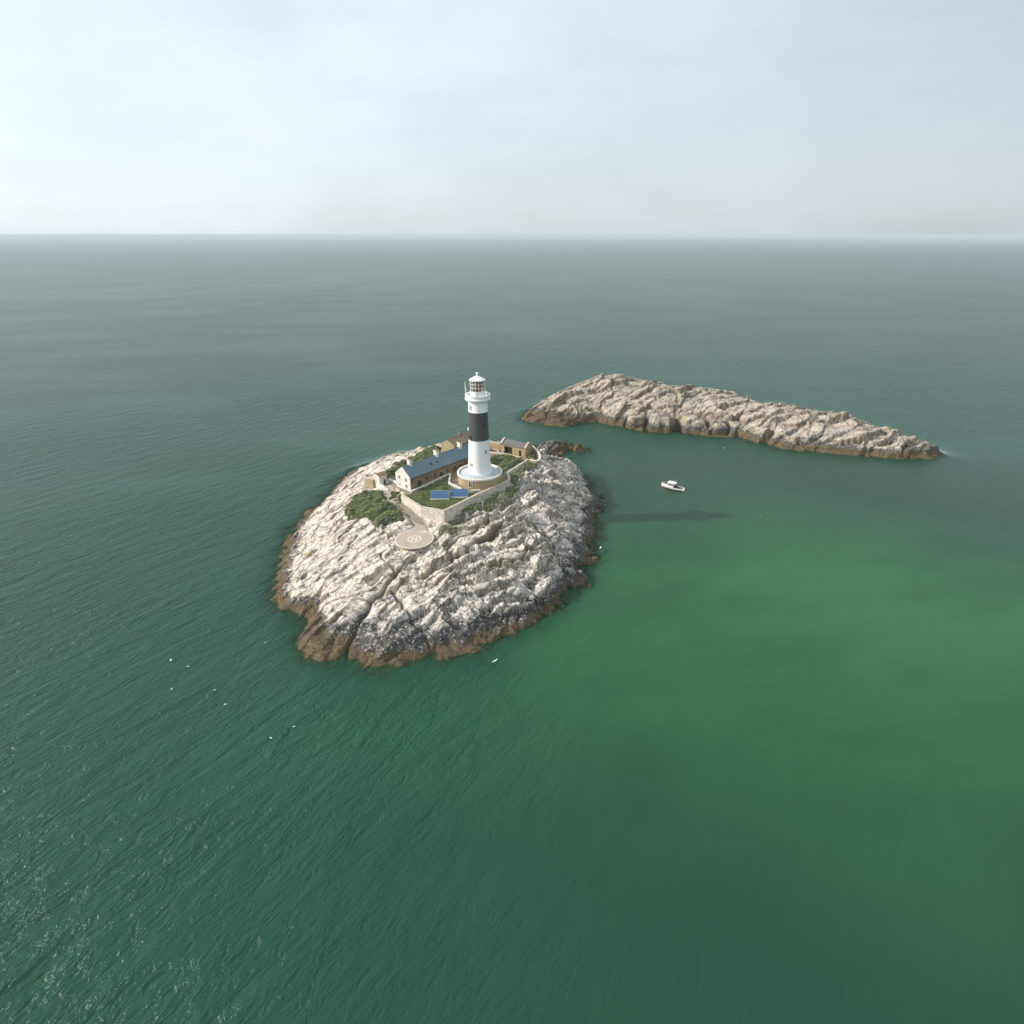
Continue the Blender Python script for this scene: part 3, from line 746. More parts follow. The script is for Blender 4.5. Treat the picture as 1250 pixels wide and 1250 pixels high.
for a in (-125, -92, -60, -30):
    x, y = 4.3 * math.cos(R(a)), 4.3 * math.sin(R(a))
    b = MB(); b.lathe([(0.17, -4.2), (0.17, -0.45)], 12, (x, y)); b.build('support_post', M_conc, t)

# ---------------------------------------------------------------- the lighthouse
LG = 14.1
L = thing('lighthouse', 'tall white lighthouse tower with one broad black band and a glazed lantern', 'lighthouse', (-9.7, 158.0, LG))
def dz(z): return z - LG
b = MB(); b.lathe([(6.62, -1.5), (6.60, dz(16.45)), (6.78, dz(16.52)), (6.78, dz(16.72)), (6.0, dz(16.72))], 96); ped = b.build('pedestal', M_ochre, L)
b = MB(); b.lathe([(6.72, dz(16.723)), (6.80, dz(16.78)), (6.80, dz(17.25)), (6.74, dz(17.32)), (6.32, dz(17.32)), (6.26, dz(17.25)), (6.26, dz(16.75))], 96, cap=False); b.build('parapet', M_wash2, L)
b = MB(); b.lathe([(6.257, dz(16.80)), (5.2, dz(16.98)), (5.05, dz(17.12)), (3.80, dz(17.32))], 96, cap=False); b.build('pedestal_roof', M_lead, L)
b = MB(); b.lathe([(3.78, dz(17.2)), (3.78, dz(17.42)), (3.60, dz(17.62)), (3.48, dz(18.1)), (3.36, dz(19.5)), (3.17, dz(23.5)), (3.00, dz(27.55))], 96, cap=False); b.build('lower_shaft', M_white, L)
b = MB(); b.lathe([(2.985, dz(27.55)), (2.85, dz(31.6)), (2.735, dz(35.85))], 96, cap=False); b.build('black_band', M_black, L)
b = MB(); b.lathe([(2.70, dz(35.85)), (2.83, dz(35.86)), (2.83, dz(36.1)), (2.78, dz(36.2)), (2.77, dz(38.75))], 96, cap=False); b.build('upper_shaft', M_white, L)
b = MB(); b.lathe([(2.77, dz(38.7)), (2.90, dz(38.85)), (3.15, dz(39.0)), (3.45, dz(39.12)), (3.62, dz(39.35)), (3.66, dz(39.62)), (3.56, dz(39.74)), (3.50, dz(39.80)), (3.50, dz(40.45)), (3.62, dz(40.52)), (3.62, dz(40.72)),
                  (3.25, dz(40.72)), (3.25, dz(39.6)), (2.05, dz(39.58))], 96, cap=False); gal = b.build('gallery', M_white, L)
b = MB(); b.lathe([(2.16, dz(39.5)), (2.16, dz(41.55)), (2.24, dz(41.6)), (2.24, dz(41.75)), (1.95, dz(41.75))], 14, smooth=False, cap=False); drum = b.build('lantern_drum', M_white, L)
b = MB(); b.lathe([(2.02, dz(41.75)), (2.02, dz(44.7))], 14, smooth=False, cap=False); b.build('lantern_glass', M_glass, L)
b = MB()
for i in range(14):
    a = 2 * math.pi * i / 14; x, y = 2.05 * math.cos(a), 2.05 * math.sin(a)
    b.tube([(x, y, dz(41.7)), (x, y, dz(44.75))], 0.055, 6)
for z in (42.7, 43.75):
    b.lathe([(2.0, dz(z - .05)), (2.10, dz(z - .05)), (2.10, dz(z + .05)), (2.0, dz(z + .05))], 14, cap=False, smooth=False)
b.build('glazing_bars', M_white, L)
b = MB(); b.lathe([(0.6, dz(41.0)), (0.7, dz(41.6)), (1.25, dz(42.0)), (1.45, dz(42.6)), (1.52, dz(43.2)), (1.45, dz(43.8)), (1.2, dz(44.3)), (0.5, dz(44.6))], 24); b.build('lens', M_gold, L)
b = MB(); b.lathe([(1.9, dz(44.66)), (2.30, dz(44.66)), (2.32, dz(44.85)), (1.55, dz(45.25)), (0.85, dz(45.62)), (0.34, dz(45.85)), (0.26, dz(46.0))], 48); b.build('lantern_roof', M_white, L, sharp=25)
b = MB(); b.lathe([(0.22, dz(45.95)), (0.20, dz(46.2)), (0.38, dz(46.35)), (0.40, dz(46.55)), (0.30, dz(46.72)), (0.06, dz(46.82))], 24); b.build('finial', M_white, L)
def shaft_r(z):
    return float(np.interp(z, [17.4, 19.5, 23.5, 27.55, 31.6, 35.85, 36.2, 38.75], [3.6, 3.36, 3.17, 3.0, 2.85, 2.735, 2.78, 2.77]))
def round_opening(name, adeg, z, w, h, r, frame_mat, pane_mat, out=0.05):
    a = R(adeg + 3.5); d = (math.sin(a), -math.cos(a)); t = (math.cos(a), math.sin(a)); rz = a
    f = MB(); ww, fr = w / 2, 0.13
    def at(u, o): return (d[0] * (r + o) + t[0] * u, d[1] * (r + o) + t[1] * u)
    for u, zz, sx, sz in ((-ww - fr / 2, z, fr, h), (ww + fr / 2, z, fr, h), (0, z + h / 2 + fr / 2, w + 2 * fr, fr), (0, z - h / 2 - fr / 2, w + 3 * fr, fr)):
        x, y = at(u, out - 0.10); f.box((x, y, dz(zz)), (sx, 0.34, sz), rz)
    fo = f.build(name, frame_mat, L)
    p = MB(); x, y = at(0, -0.06); p.box((x, y, dz(z)), (w, 0.16, h), rz); p.build('pane', pane_mat, fo)
    g = MB(); x, y = at(0, 0.035); g.box((x, y, dz(z)), (w, 0.03, 0.07), rz); g.box((x, y + .001, dz(z)), (0.06, 0.032, h), rz); g.build('glazing_bar', frame_mat, fo)
for ad, z in ((-50, 37.2), (-54, 28.5), (36, 24.3), (-47, 20.2)):
    round_opening('window', ad, z, 0.62, 1.15, shaft_r(z), M_white if not 27.6 < z < 35.8 else M_black, M_pane)
o = round_opening('window', 36, 32.4, 0.5, 0.9, shaft_r(32.4), M_black, M_pane)
round_opening('window', -25, 15.5, 1.0, 1.5, 6.60, M_wash2, M_pane)
a = R(-6 + 3.5); b = MB(); b.box((2.14 * math.sin(a), -2.14 * math.cos(a), dz(40.5)), (0.7, 0.16, 1.6), a); b.build('door', M_wash2, drum)
for ad, h in ((-80, 3.6), (-66, 2.5)):
    a = R(ad); x, y = 3.45 * math.sin(a), -3.45 * math.cos(a)
    b = MB(); b.tube([(x, y, dz(40.6)), (x, y, dz(40.6) + h)], 0.06, 6); b.tube([(x, y, dz(40.6) + h * .55), (x, y, dz(40.6) + h)], 0.10, 6); b.build('antenna', M_white, L)
a = R(78); x, y = 2.28 * math.sin(a), -2.28 * math.cos(a)
b = MB(); b.tube([(x, y, dz(39.7)), (x, y, dz(44.9))], 0.06, 6); b.build('downpipe', M_white, L)

# ---------------------------------------------------------------- buildings
def wall_window(name, face, pos, w, h, frame_mat, pane_mat, parent, sill=True):
    """face 'x-' or 'y-' in the building's frame; pos = (coordinate along the face, z centre, plane coordinate)"""
    s, z, pl = pos
    f = MB(); fr = 0.10
    def bx(m, u, zz, su, sz, off, th):
        if face == 'x-': m.box((pl - off, u, zz), (th, su, sz))
        else: m.box((u, pl - off, zz), (su, th, sz))
    bx(f, s - w / 2 - fr / 2, z, fr, h, 0.03, 0.10); bx(f, s + w / 2 + fr / 2, z, fr, h, 0.03, 0.10); bx(f, s, z + h / 2 + fr / 2, w + 2 * fr, fr, 0.03, 0.10)
    bx(f, s, z - h / 2 - fr / 2, w + 4 * fr, fr, 0.05, 0.14)
    o = f.build(name, frame_mat, parent)
    p = MB(); bx(p, s, z, w, h, 0.005, 0.05); p.build('pane', pane_mat, o)
    g = MB(); bx(g, s, z, 0.05, h, 0.04, 0.03); bx(g, s, z + 0.02, w, 0.05, 0.041, 0.03); g.build('glazing_bar', frame_mat, o)
    return o

def gabled(t, Lx, W, z0, ze, zr, mats, eave=0.22, front_over=0.12):
    """body, near gable and roof of a gabled house in its own frame: ridge along +x, near gable at x=0"""
    wall_m, gable_m, roof_m = mats
    pent = [(-W / 2, z0), (W / 2, z0), (W / 2, ze), (0, zr), (-W / 2, ze)]
    b = MB(); b.prism(pent, 'x', 0.0, Lx); wall = b.build('wall', wall_m, t)
    pg = [(-W / 2 - .003, z0 + .01), (W / 2 + .003, z0 + .01), (W / 2 + .003, ze), (0, zr + .0), (-W / 2 - .003, ze)]
    b = MB(); b.prism(pg, 'x', -0.14, -0.001); b.build('gable_wall', gable_m, t)
    th = 0.14; sl = (zr - ze) / (W / 2); e = W / 2 + eave; ze2 = zr - sl * e
    prof = [(-e, ze2 + .02), (0, zr + .02), (e, ze2 + .02), (e, ze2 + .02 + th), (0, zr + .02 + th), (-e, ze2 + .02 + th)]
    b = MB(); b.prism(prof, 'x', -front_over, Lx + 0.1); roof = b.build('roof', roof_m, t)
    b = MB(); b.tube([(-front_over, 0, zr + .02 + th), (Lx + .1, 0, zr + .02 + th)], 0.11, 8); b.build('ridge_tiles', roof_m, roof)
    return wall, roof, sl

def chimney(roof, x, y, zr, w, d, h, stack_m, cap_m, pots=2):
    b = MB(); b.box((x, y, zr + h / 2 - 0.5), (w, d, h + 1.0)); b.box((x, y, zr + h + 0.06), (w + .18, d + .18, 0.13)); c = b.build('chimney', stack_m, roof)
    b = MB(); b.box((x, y, zr + h + 0.23), (w - .02, d - .02, 0.22), 0, 0.8)
    for k in range(pots):
        yy = y + (k - (pots - 1) / 2) * 0.55
        b.lathe([(0.17, zr + h + .3), (0.15, zr + h + .78), (0.19, zr + h + .8), (0.19, zr + h + .9)], 10, (x, yy))
    b.build('chimney_pots', cap_m, c)
    return c

HA = R(49)
t = thing('keepers_house', 'long white gabled keepers house with blue slate roof and three chimneys', 'house', (-32.0, 153.5, 13.3), HA)
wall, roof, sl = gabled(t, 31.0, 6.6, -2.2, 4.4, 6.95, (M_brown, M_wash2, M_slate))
for x in (2.9, 13.3, 23.3): chimney(roof, x, 0, 7.0, 0.95, 1.35, 1.55, M_wash2, M_rust)
for s, z in ((1.55, 3.55), (-1.45, 3.5)): wall_window('window', 'x-', (s, z, -0.14), 0.75, 1.05, M_wash2, M_pane, t)
for s, z in ((1.55, 1.55), (-1.5, 1.5)): wall_window('window', 'x-', (s, z, -0.14), 0.75, 0.95, M_wash2, M_steel if s > 0 else M_pane, t)
for x in (6.2, 9.4, 14.6, 17.8, 22.5, 26): wall_window('window', 'y-', (x, 2.5, -3.3), 0.8, 1.2, M_brown, M_pane, t)
for x in (3.3, 12.0, 20.2):
    b = MB(); b.box((x, -3.33, 1.55), (1.15, 0.10, 2.3)); d = b.build('door', M_green_door, t)
    b = MB(); b.box((x + 0.4, -3.41, 1.5), (0.1, 0.08, 0.1)); b.build('handle', M_steel, d)
b = MB(); b.tube([(-.1, -3.62, 4.22), (31, -3.62, 4.22)], 0.08, 8); b.build('gutter', M_dark, t)
for x, k in ((9.6, .55), (12.0, .55)):
    y = -3.3 * k; z = 6.95 - sl * 3.3 * k + 0.19
    b = MB(); b.box((x, y, z), (0.62, 0.85, 0.10), 0, 1.0, math.atan(sl)); f = b.build('skylight', M_dark, roof)
    b = MB(); b.box((x, y - .02, z + .04), (0.48, 0.66, 0.06), 0, 1.0, math.atan(sl)); b.build('pane', M_pane, f)
b = MB(); b.prism([(-3.34, 4.42), (0, 7.0), (3.34, 4.42), (3.34, 4.60), (0, 7.22), (-3.34, 4.60)], 'x', -0.20, -0.02)
b.build('verge', M_kerb, roof)

t = thing('store_house', 'ochre stone gabled house with brown mossy roof behind the slate roofed house', 'house', (-22.0, 184.2, 13.0), R(55))
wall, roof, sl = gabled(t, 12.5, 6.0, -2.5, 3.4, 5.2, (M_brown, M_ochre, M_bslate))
chimney(roof, 12.3, 0, 5.2, 0.9, 1.6, 0.9, M_wash2, M_wash2, 1)
chimney(roof, 6.4, 0, 5.2, 0.8, 1.2, 0.55, M_rust, M_rust, 1)
wall_window('window', 'y-', (3.0, 1.9, -3.0), 0.8, 1.2, M_wash2, M_pane, t); wall_window('window', 'y-', (8.0, 1.9, -3.0), 0.8, 1.2, M_wash2, M_pane, t)

# open-fronted outbuilding
t = thing('outbuilding', 'low ochre stone outbuilding with an open bay and grey slate roof', 'outbuilding', (-3.7, 187.4, 12.4), R(-31))
LX, D_, EZ, RZ = 9.2, 5.0, 3.1, 4.3
b = MB()
b.box((0.55, 0.25, EZ / 2 - .5), (1.1, 0.5, EZ + 1)); b.box((5.75, 0.25, EZ / 2 - .5), (2.7, 0.5, EZ + 1)); b.box((8.6, 0.25, EZ / 2 - .5), (1.2, 0.5, EZ + 1))
b.box((2.75, 0.25, EZ - .2), (3.3, 0.5, 0.4)); b.box((7.55, 0.25, EZ - .45), (0.9, 0.5, 0.9))
b.box((LX / 2, D_ - 0.2, EZ / 2 - .5), (LX, 0.4, EZ + 1)); b.build('wall', M_ochre, t)
for x0 in (-0.5, LX):
    b = MB(); b.prism([(-0.02, -1.0), (D_ + .02, -1.0), (D_ + .02, EZ + .25), (D_ / 2, RZ + .35), (-0.02, EZ + .25)], 'x', x0, x0 + 0.5); gw = b.build('gable_wall', M_ochre, t)
    b = MB(); b.prism([(-0.15, EZ + .24), (D_ / 2, RZ + .37), (D_ + .15, EZ + .24), (D_ + .15, EZ + .42), (D_ / 2, RZ + .57), (-0.15, EZ + .42)], 'x', x0 - .06, x0 + .56); b.build('coping', M_cope, gw)
b = MB(); b.prism([(-.2, EZ + .0), (D_ / 2, RZ + .05), (D_ + .2, EZ), (D_ + .2, EZ + .13), (D_ / 2, RZ + .18), (-.2, EZ + .13)], 'x', 0.003, LX - .003); b.build('roof', M_gslate, t)
b = MB(); b.box((2.75, 2.2, 0.0), (3.2, 0.3, 3.6)); b.build('inner_wall', M_brown, t)
b = MB(); b.box((7.55, 0.42, 0.9), (0.9, 0.10, 2.4)); b.build('door', M_dark, t)

# roofless hut beside the yard
t = thing('yard_hut', 'small white limewashed hut with a dark doorway at the head of the path', 'hut', (-40.0, 157.4, 12.2), R(49))
b = MB(); b.box((0.25, 1.35, 0.9), (0.5, 2.7, 5.2)); f1 = b.build('front_wall', M_wash2, t)
b = MB(); b.box((1.0, 0.2, 1.1), (1.0 - .006, 0.4, 4.8)); b.box((2.55, 0.2, 1.1), (0.5, 0.4, 4.8)); b.box((1.9, 0.2, 2.8), (0.82, 0.4, 1.4)); b.build('side_wall', M_wash2, t)
b = MB(); b.box((2.6, 1.5, 1.1), (0.4, 2.2, 4.8)); b.box((1.5, 2.5, 0.9), (2.0, 0.4, 4.4)); b.build('back_wall', M_wash2, t)
b = MB(); b.prism([(0.0, 3.48), (2.9, 3.95), (2.9, 4.07), (0.0, 3.6)], 'x', 0.0, 0.01); b = MB()
b.add([(-.02, 0.0, 3.52), (2.85, 0.0, 3.52), (2.85, 1.6, 3.95), (-.02, 1.6, 3.95), (-.02, 0, 3.66), (2.85, 0, 3.66), (2.85, 1.6, 4.1), (-.02, 1.6, 4.1)], [(3, 2, 1, 0), (4, 5, 6, 7), (0, 1, 5, 4), (1, 2, 6, 5), (2, 3, 7, 6), (3, 0, 4, 7)]); b.build('roof', M_rust, t)
b = MB(); b.box((1.9, 0.25, 1.3), (0.8, 0.1, 1.6)); b.build('door', M_green_door, t)
b = MB(); b.box((-.01, 1.7, 1.7), (0.05, 0.3, 0.9)); b.build('window', M_cope, t)

# ---------------------------------------------------------------- walls
def wall_run(pts, th, name, wall_m, cope_m, t, cw=0.12, ch=0.16, sub=1.2, jag=0.05):
    """pts = (x, y, z_bottom, z_top); a stone wall with a coping, mitred at its corners"""
    P = []
    for i in range(len(pts) - 1):
        a, c = np.array(pts[i], float), np.array(pts[i + 1], float); n = max(1, int(np.hypot(*(c - a)[:2]) / sub))
        P += [tuple(a + (c - a) * k / n) for k in range(n)]
    P.append(tuple(pts[-1])); rnd = random.Random(len(P))
    def strip(hw, zb, zt):
        vs = []
        for i, p in enumerate(P):
            p0 = P[max(i - 1, 0)]; p1 = P[min(i + 1, len(P) - 1)]
            d0 = Vector((p[0] - p0[0], p[1] - p0[1])); d1 = Vector((p1[0] - p[0], p1[1] - p[1]))
            d0 = d0.normalized() if d0.length > 1e-6 else d1.normalized(); d1 = d1.normalized() if d1.length > 1e-6 else d0
            m = (d0 + d1).normalized(); k = hw / max(0.5, m.dot(d1)); n = Vector((-m.y, m.x)) * k
            for s, z in ((1, zb(i)), (-1, zb(i)), (-1, zt(i)), (1, zt(i))): vs.append((p[0] + n.x * s, p[1] + n.y * s, z))
        fs = [(a + k, a + (k + 1) % 4, a + 4 + (k + 1) % 4, a + 4 + k) for a in range(0, 4 * (len(P) - 1), 4) for k in range(4)]
        fs += [(3, 2, 1, 0), tuple(len(vs) - 4 + k for k in range(4))]
        return MB().add(vs, fs)
    j = [rnd.uniform(-jag, jag) for _ in P]
    w = strip(th / 2, lambda i: P[i][2], lambda i: P[i][3] + j[i]).build(name, wall_m, t)
    strip(th / 2 + cw, lambda i: P[i][3] + j[i] + .002, lambda i: P[i][3] + ch + j[i]).build('coping', cope_m, t)

t = thing('boundary_wall', 'high limewashed boundary wall round the lawn in front of the lighthouse', 'wall')
wall_run([(-31.6, 148.0, 9.5, 14.05), (-25.0, 139.8, 9.5, 14.15), (-18.4, 136.8, 9.0, 14.35), (-9.1, 147.7, 9.5, 14.75), (-0.8, 157.1, 10.0, 14.75), (-1.4, 164.0, 10, 14.45), (5.4, 177.2, 10, 13.8)], 0.6, 'wall_face', M_limewash, M_cope, t, 0.03, 0.14)
t = thing('curved_wall', 'curved pale stone wall beside the open fronted outbuilding', 'wall')
cv = smooth_path([(5.4, 176.6, 0), (8.4, 175.2, 0), (9.4, 179.0, 0), (8.9, 183.4, 0), (7.5, 188.3, 0), (5.9, 191.2, 0)], 5)
wall_run([(x, y, 9.0, 14.0 + 0.02 * (y - 177)) for x, y, _ in cv[1:]], 0.55, 'wall_face', M_ochre, M_kerb, t, 0.04, 0.16)
t = thing('garden_wall', 'low white coped wall along the house and round the foot of the lighthouse', 'wall')
wall_run([(-29.3, 149.9, 12.6, 14.2), (-19.1, 162.3, 13.2, 14.85), (-18.75, 154.9, 13.2, 14.8), (-14.7, 150.6, 13.2, 14.75)], 0.42, 'wall_face', M_limewash, M_kerb, t, 0.05, 0.14, jag=0.02)
t = thing('low_wall', 'short straight white wall in front of the lighthouse pedestal', 'wall')
wall_run([(-11.9, 149.6, 13.0, 14.6), (-9.3, 150.0, 13.0, 14.6)], 0.42, 'wall_face', M_limewash, M_kerb, t, 0.05, 0.14, jag=0.02)
t = thing('back_wall', 'straight ochre stone wall running from the outbuilding towards the tower', 'wall')
wall_run([(-4.2, 188.9, 10.5, 15.1), (-15.0, 195.3, 10.5, 15.4)], 0.6, 'wall_face', M_ochre, M_cope, t, 0.04, 0.16)
t = thing('arc_wall', 'little curved stone wall in the garden behind the lighthouse', 'wall')
wall_run([(-8.6, 189.2, 12, 13.35), (-6.8, 189.2, 12, 13.3), (-5.3, 188.0, 12, 13.2), (-4.6, 186.2, 12, 13.1)], 0.4, 'wall_face', M_ochre, M_cope, t, 0.03, 0.1, jag=0.02)
t = thing('step_wall', 'low white wall stepping from the hut to the path', 'wall')
wall_run([(-39.7, 156.9, 11.0, 13.5), (-38.2, 155.3, 11.0, 13.2), (-36.9, 154.2, 11.0, 12.8)], 0.5, 'wall_face', M_wash2, M_kerb, t, 0.04, 0.12)
t = thing('yard_wall', 'low white wall between the hut and the white gable of the house', 'wall')
wall_run([(-37.9, 160.6, 11.5, 13.7), (-34.6, 157.0, 11.8, 14.0)], 0.4, 'wall_face', M_wash2, M_kerb, t, 0.04, 0.12)
t = thing('stone_wall', 'ochre rubble stone wall standing left of the white hut', 'wall')
wall_run([(-42.2, 158.9, 9.0, 14.2), (-45.2, 160.9, 8.5, 13.6)], 0.7, 'wall_face', M_ochre, M_ochre, t, 0.0, 0.1, jag=0.15)

mx_, my_ = -8.2, 143.4; mz_ = float(island(np.array([mx_]), np.array([my_]))[0])
t = thing('marker_post', 'thin pale post standing alone in the growth outside the boundary wall', 'post', (mx_, my_, mz_))
b = MB(); b.tube([(0, 0, -0.6), (0.02, 0, 2.0)], 0.08, 8); b.build('post', M_kerb, t)
b = MB(); b.box((0.02, 0, 2.1), (0.34, 0.06, 0.26)); b.build('plate', M_kerb, t)

# ---------------------------------------------------------------- solar arrays
def solar(loc, label):
    t = thing('solar_array', label, 'solar panel', loc, R(1.0), 'solar panels on the lawn')
    W_, D2, tilt = 5.1, 2.5, R(40)
    def P(x, s, o): return (x, s * math.cos(tilt) - o * math.sin(tilt), 0.25 + s * math.sin(tilt) + o * math.cos(tilt))
    def slab(x0, x1, s0, s1, o0, o1):
        b = MB(); b.add([P(x, s, o) for o in (o0, o1) for x, s in ((x0, s0), (x1, s0), (x1, s1), (x0, s1))], [(3, 2, 1, 0), (4, 5, 6, 7), (0, 1, 5, 4), (1, 2, 6, 5), (2, 3, 7, 6), (3, 0, 4, 7)]); return b
    slab(0.05, W_ - .05, 0.05, D2 - .05, 0.0, 0.06).build('panel', M_solar, t)
    f = MB()
    for x0, x1, s0, s1 in ((0, W_, -.0, .05), (0, W_, D2 - .05, D2), (0, .05, .05, D2 - .05), (W_ - .05, W_, .05, D2 - .05)):
        q = slab(x0, x1, s0, s1, -.04, .08); f.add(q.v, q.f)
    f.build('frame', M_steel, t)
    for x in (0.3, 1.8, 3.3, 4.8):
        for q_ in (D2 - .2, .2):
            b = MB(); p = P(x, q_, -.03); b.tube([(x, p[1], -.6), p], 0.05, 6); b.build('leg', M_steel, t)
    b = MB(); b.box((W_ / 2, 0.0, -.1), (W_ + .2, 0.28, 0.5)); b.build('footing', M_mark, t)
solar((-22.9, 144.5, 14.15), 'blue solar array on the lawn nearer the wall corner, left of its twin')
solar((-17.55, 145.6, 14.2), 'blue solar array on the lawn nearer the lighthouse, right of its twin')

# ---------------------------------------------------------------- the boat
def boat():
    t = thing('motor_boat', 'white motor boat with a hardtop wheelhouse moored on the green water', 'boat', (56.8, 184.25, 0.0), math.atan2(3.7, -6.4))
    # +x is the bow
    ST = [(-3.6, 1.15, .95, .92), (-3.0, 1.28, 1.1, .93), (-1.5, 1.38, 1.2, .97), (0.0, 1.36, 1.12, 1.04), (1.3, 1.18, .82, 1.14), (2.4, 0.80, .42, 1.26), (3.2, 0.36, .14, 1.36), (3.75, 0.05, .02, 1.44)]
    def sec(x, bw, cw, sh):
        return [(x, 0, -0.55 + 0.12 * max(0, x)), (x, -cw * .9, -0.22), (x, -cw, 0.10), (x, -(cw + bw) / 2 - .06, .55), (x, -bw, sh), (x, bw, sh), (x, (cw + bw) / 2 + .06, .55), (x, cw, 0.10), (x, cw * .9, -0.22)]
    vs = []; fs = []; n = 9
    for s in ST: vs += sec(*s)
    for i in range(len(ST) - 1):
        for k in range(n):
            if k == 4: continue
            fs.append((i * n + k, i * n + (k + 1) % n, (i + 1) * n + (k + 1) % n, (i + 1) * n + k))
    fs.append(tuple(range(n))); fs.append(tuple((len(ST) - 1) * n + k for k in reversed(range(n))))
    b = MB(); b.add(vs, fs, True); hull = b.build('hull', M_boatwhite, t)
    b = MB()                                                        # boot stripe along the waterline
    for s in (-1, 1):
        q = []
        for x, bw, cw, sh in ST: q += [(x, s * (cw + .012), -0.10), (x, s * (cw + (bw - cw) * .42 + .05), 0.50)]
        b.add(q, [(2 * i, 2 * i + 1, 2 * i + 3, 2 * i + 2) for i in range(len(ST) - 1)])
    b.build('boot_stripe', M_anti, hull)
    b = MB()
    for s in (-1, 1): b.tube([(x, s * (bw + .02), sh - .03) for x, bw, cw, sh in ST], 0.07, 6)
    b.build('rubbing_strake', M_boatwhite, hull)
    # foredeck and cockpit sole
    vs = []
    fd = [s for s in ST if s[0] >= 0.0]
    for x, bw, cw, sh in fd: vs += [(x, -bw + .02, sh + .01), (x, 0, sh + .10), (x, bw - .02, sh + .01)]
    b = MB(); b.add(vs, [(3 * i + k, 3 * i + 3 + k, 3 * i + 4 + k, 3 * i + 1 + k) for i in range(len(fd) - 1) for k in (0, 1)], True); b.build('foredeck', M_boatwhite, hull)
    b = MB(); b.add([(-3.5, -1.05, .5), (0, -1.25, .5), (0, 1.25, .5), (-3.5, 1.05, .5)], [(0, 1, 2, 3)]); b.build('cockpit_sole', mottled('grey deck', (.20, .19, .18), (.25, .24, .22), 3), hull)
    b = MB()
    b.prism([(-0.6, .9), (1.9, 1.15), (1.45, 1.75), (0.95, 2.30), (-0.6, 2.30)], 'y', -0.98, 0.98); cab = b.build('wheelhouse', M_boatwhite, t)
    for s in (-1, 1):
        b = MB()
        b.prism([(-0.42, 1.55), (0.28, 1.55), (0.28, 2.14), (-0.42, 2.14)], 'y', s * .96, s * 1.01); b.build('side_window', M_pane, cab)
        b = MB(); b.prism([(0.40, 1.55), (1.40, 1.58), (1.30, 1.72), (0.93, 2.14), (0.40, 2.14)], 'y', s * .96, s * 1.01); b.build('side_window', M_pane, cab)
    b = MB(); b.add([(1.50, -.85, 1.72), (1.50, .85, 1.72), (1.04, .85, 2.22), (1.04, -.85, 2.22)], [(0, 1, 2, 3)]); b.build('windscreen', M_pane, cab)
    top = []
    for i in range(20):
        a = 2 * math.pi * i / 20; top.append((0.05 + 1.55 * math.copysign(abs(math.cos(a)) ** .6, math.cos(a)), 1.14 * math.copysign(abs(math.sin(a)) ** .6, math.sin(a))))
    b = MB(); b.prism(top, 'z', 2.32, 2.44); rf = b.build('hardtop', M_boatwhite, t)
    b = MB(); b.box((0.0, 0.1, 2.50), (0.55, 0.45, 0.12)); b.build('hatch', M_steel, rf)
    b = MB(); b.tube([(-.9, 0.4, 2.4), (-.9, 0.4, 4.0)], 0.025, 6); b.build('aerial', M_white, rf)
    b = MB(); b.prism([(-2.6, .5), (-1.7, .5), (-1.7, .95), (-2.6, .95)], 'y', -.5, .5); b.build('engine_box', M_dark, t)
    b = MB(); b.box((-1.1, -.75, .85), (.55, .5, .7)); b.build('seat', M_dark, t); b = MB(); b.box((-1.1, .75, .85), (.55, .5, .7)); b.build('seat', M_dark, t)
    b = MB(); b.box((2.75, 0, 1.52), (0.75, 0.5, 0.32), 0, .8); b.build('bow_cover', M_tanp, t)
    b = MB(); b.box((2.22, 0, 1.46), (0.28, 0.7, 0.30), 0, .8); b.build('bow_locker', M_dark, t)
    b = MB()
    for s in (-1, 1):
        pts = [(x, s * max(bw - .10, .0), sh + .55) for x, bw, cw, sh in ST if x >= 0]; b.tube(pts, .022, 6)
        for p in pts[:-1]: b.tube([(p[0], p[1], p[2] - .55), p], .02, 5)
    b.build('bow_rail', M_steel, t)
    b = MB(); b.box((-4.05, 0, .42), (.85, 1.9, .12)); b.build('swim_platform', M_boatwhite, t)
    b = MB(); b.box((-4.2, 0, .95), (.55, .48, .62), 0, .82); b.box((-4.15, 0, .2), (.22, .2, 1.2)); b.build('outboard_motor', M_boatwhite, t)
    b = MB()
    b.tube([(-3.2, -1.15, .95), (-3.3, -1.1, 1.7), (-3.35, 0, 1.85), (-3.3, 1.1, 1.7), (-3.2, 1.15, .95)], .045, 6); b.build('stern_arch', M_steel, t)
boat()

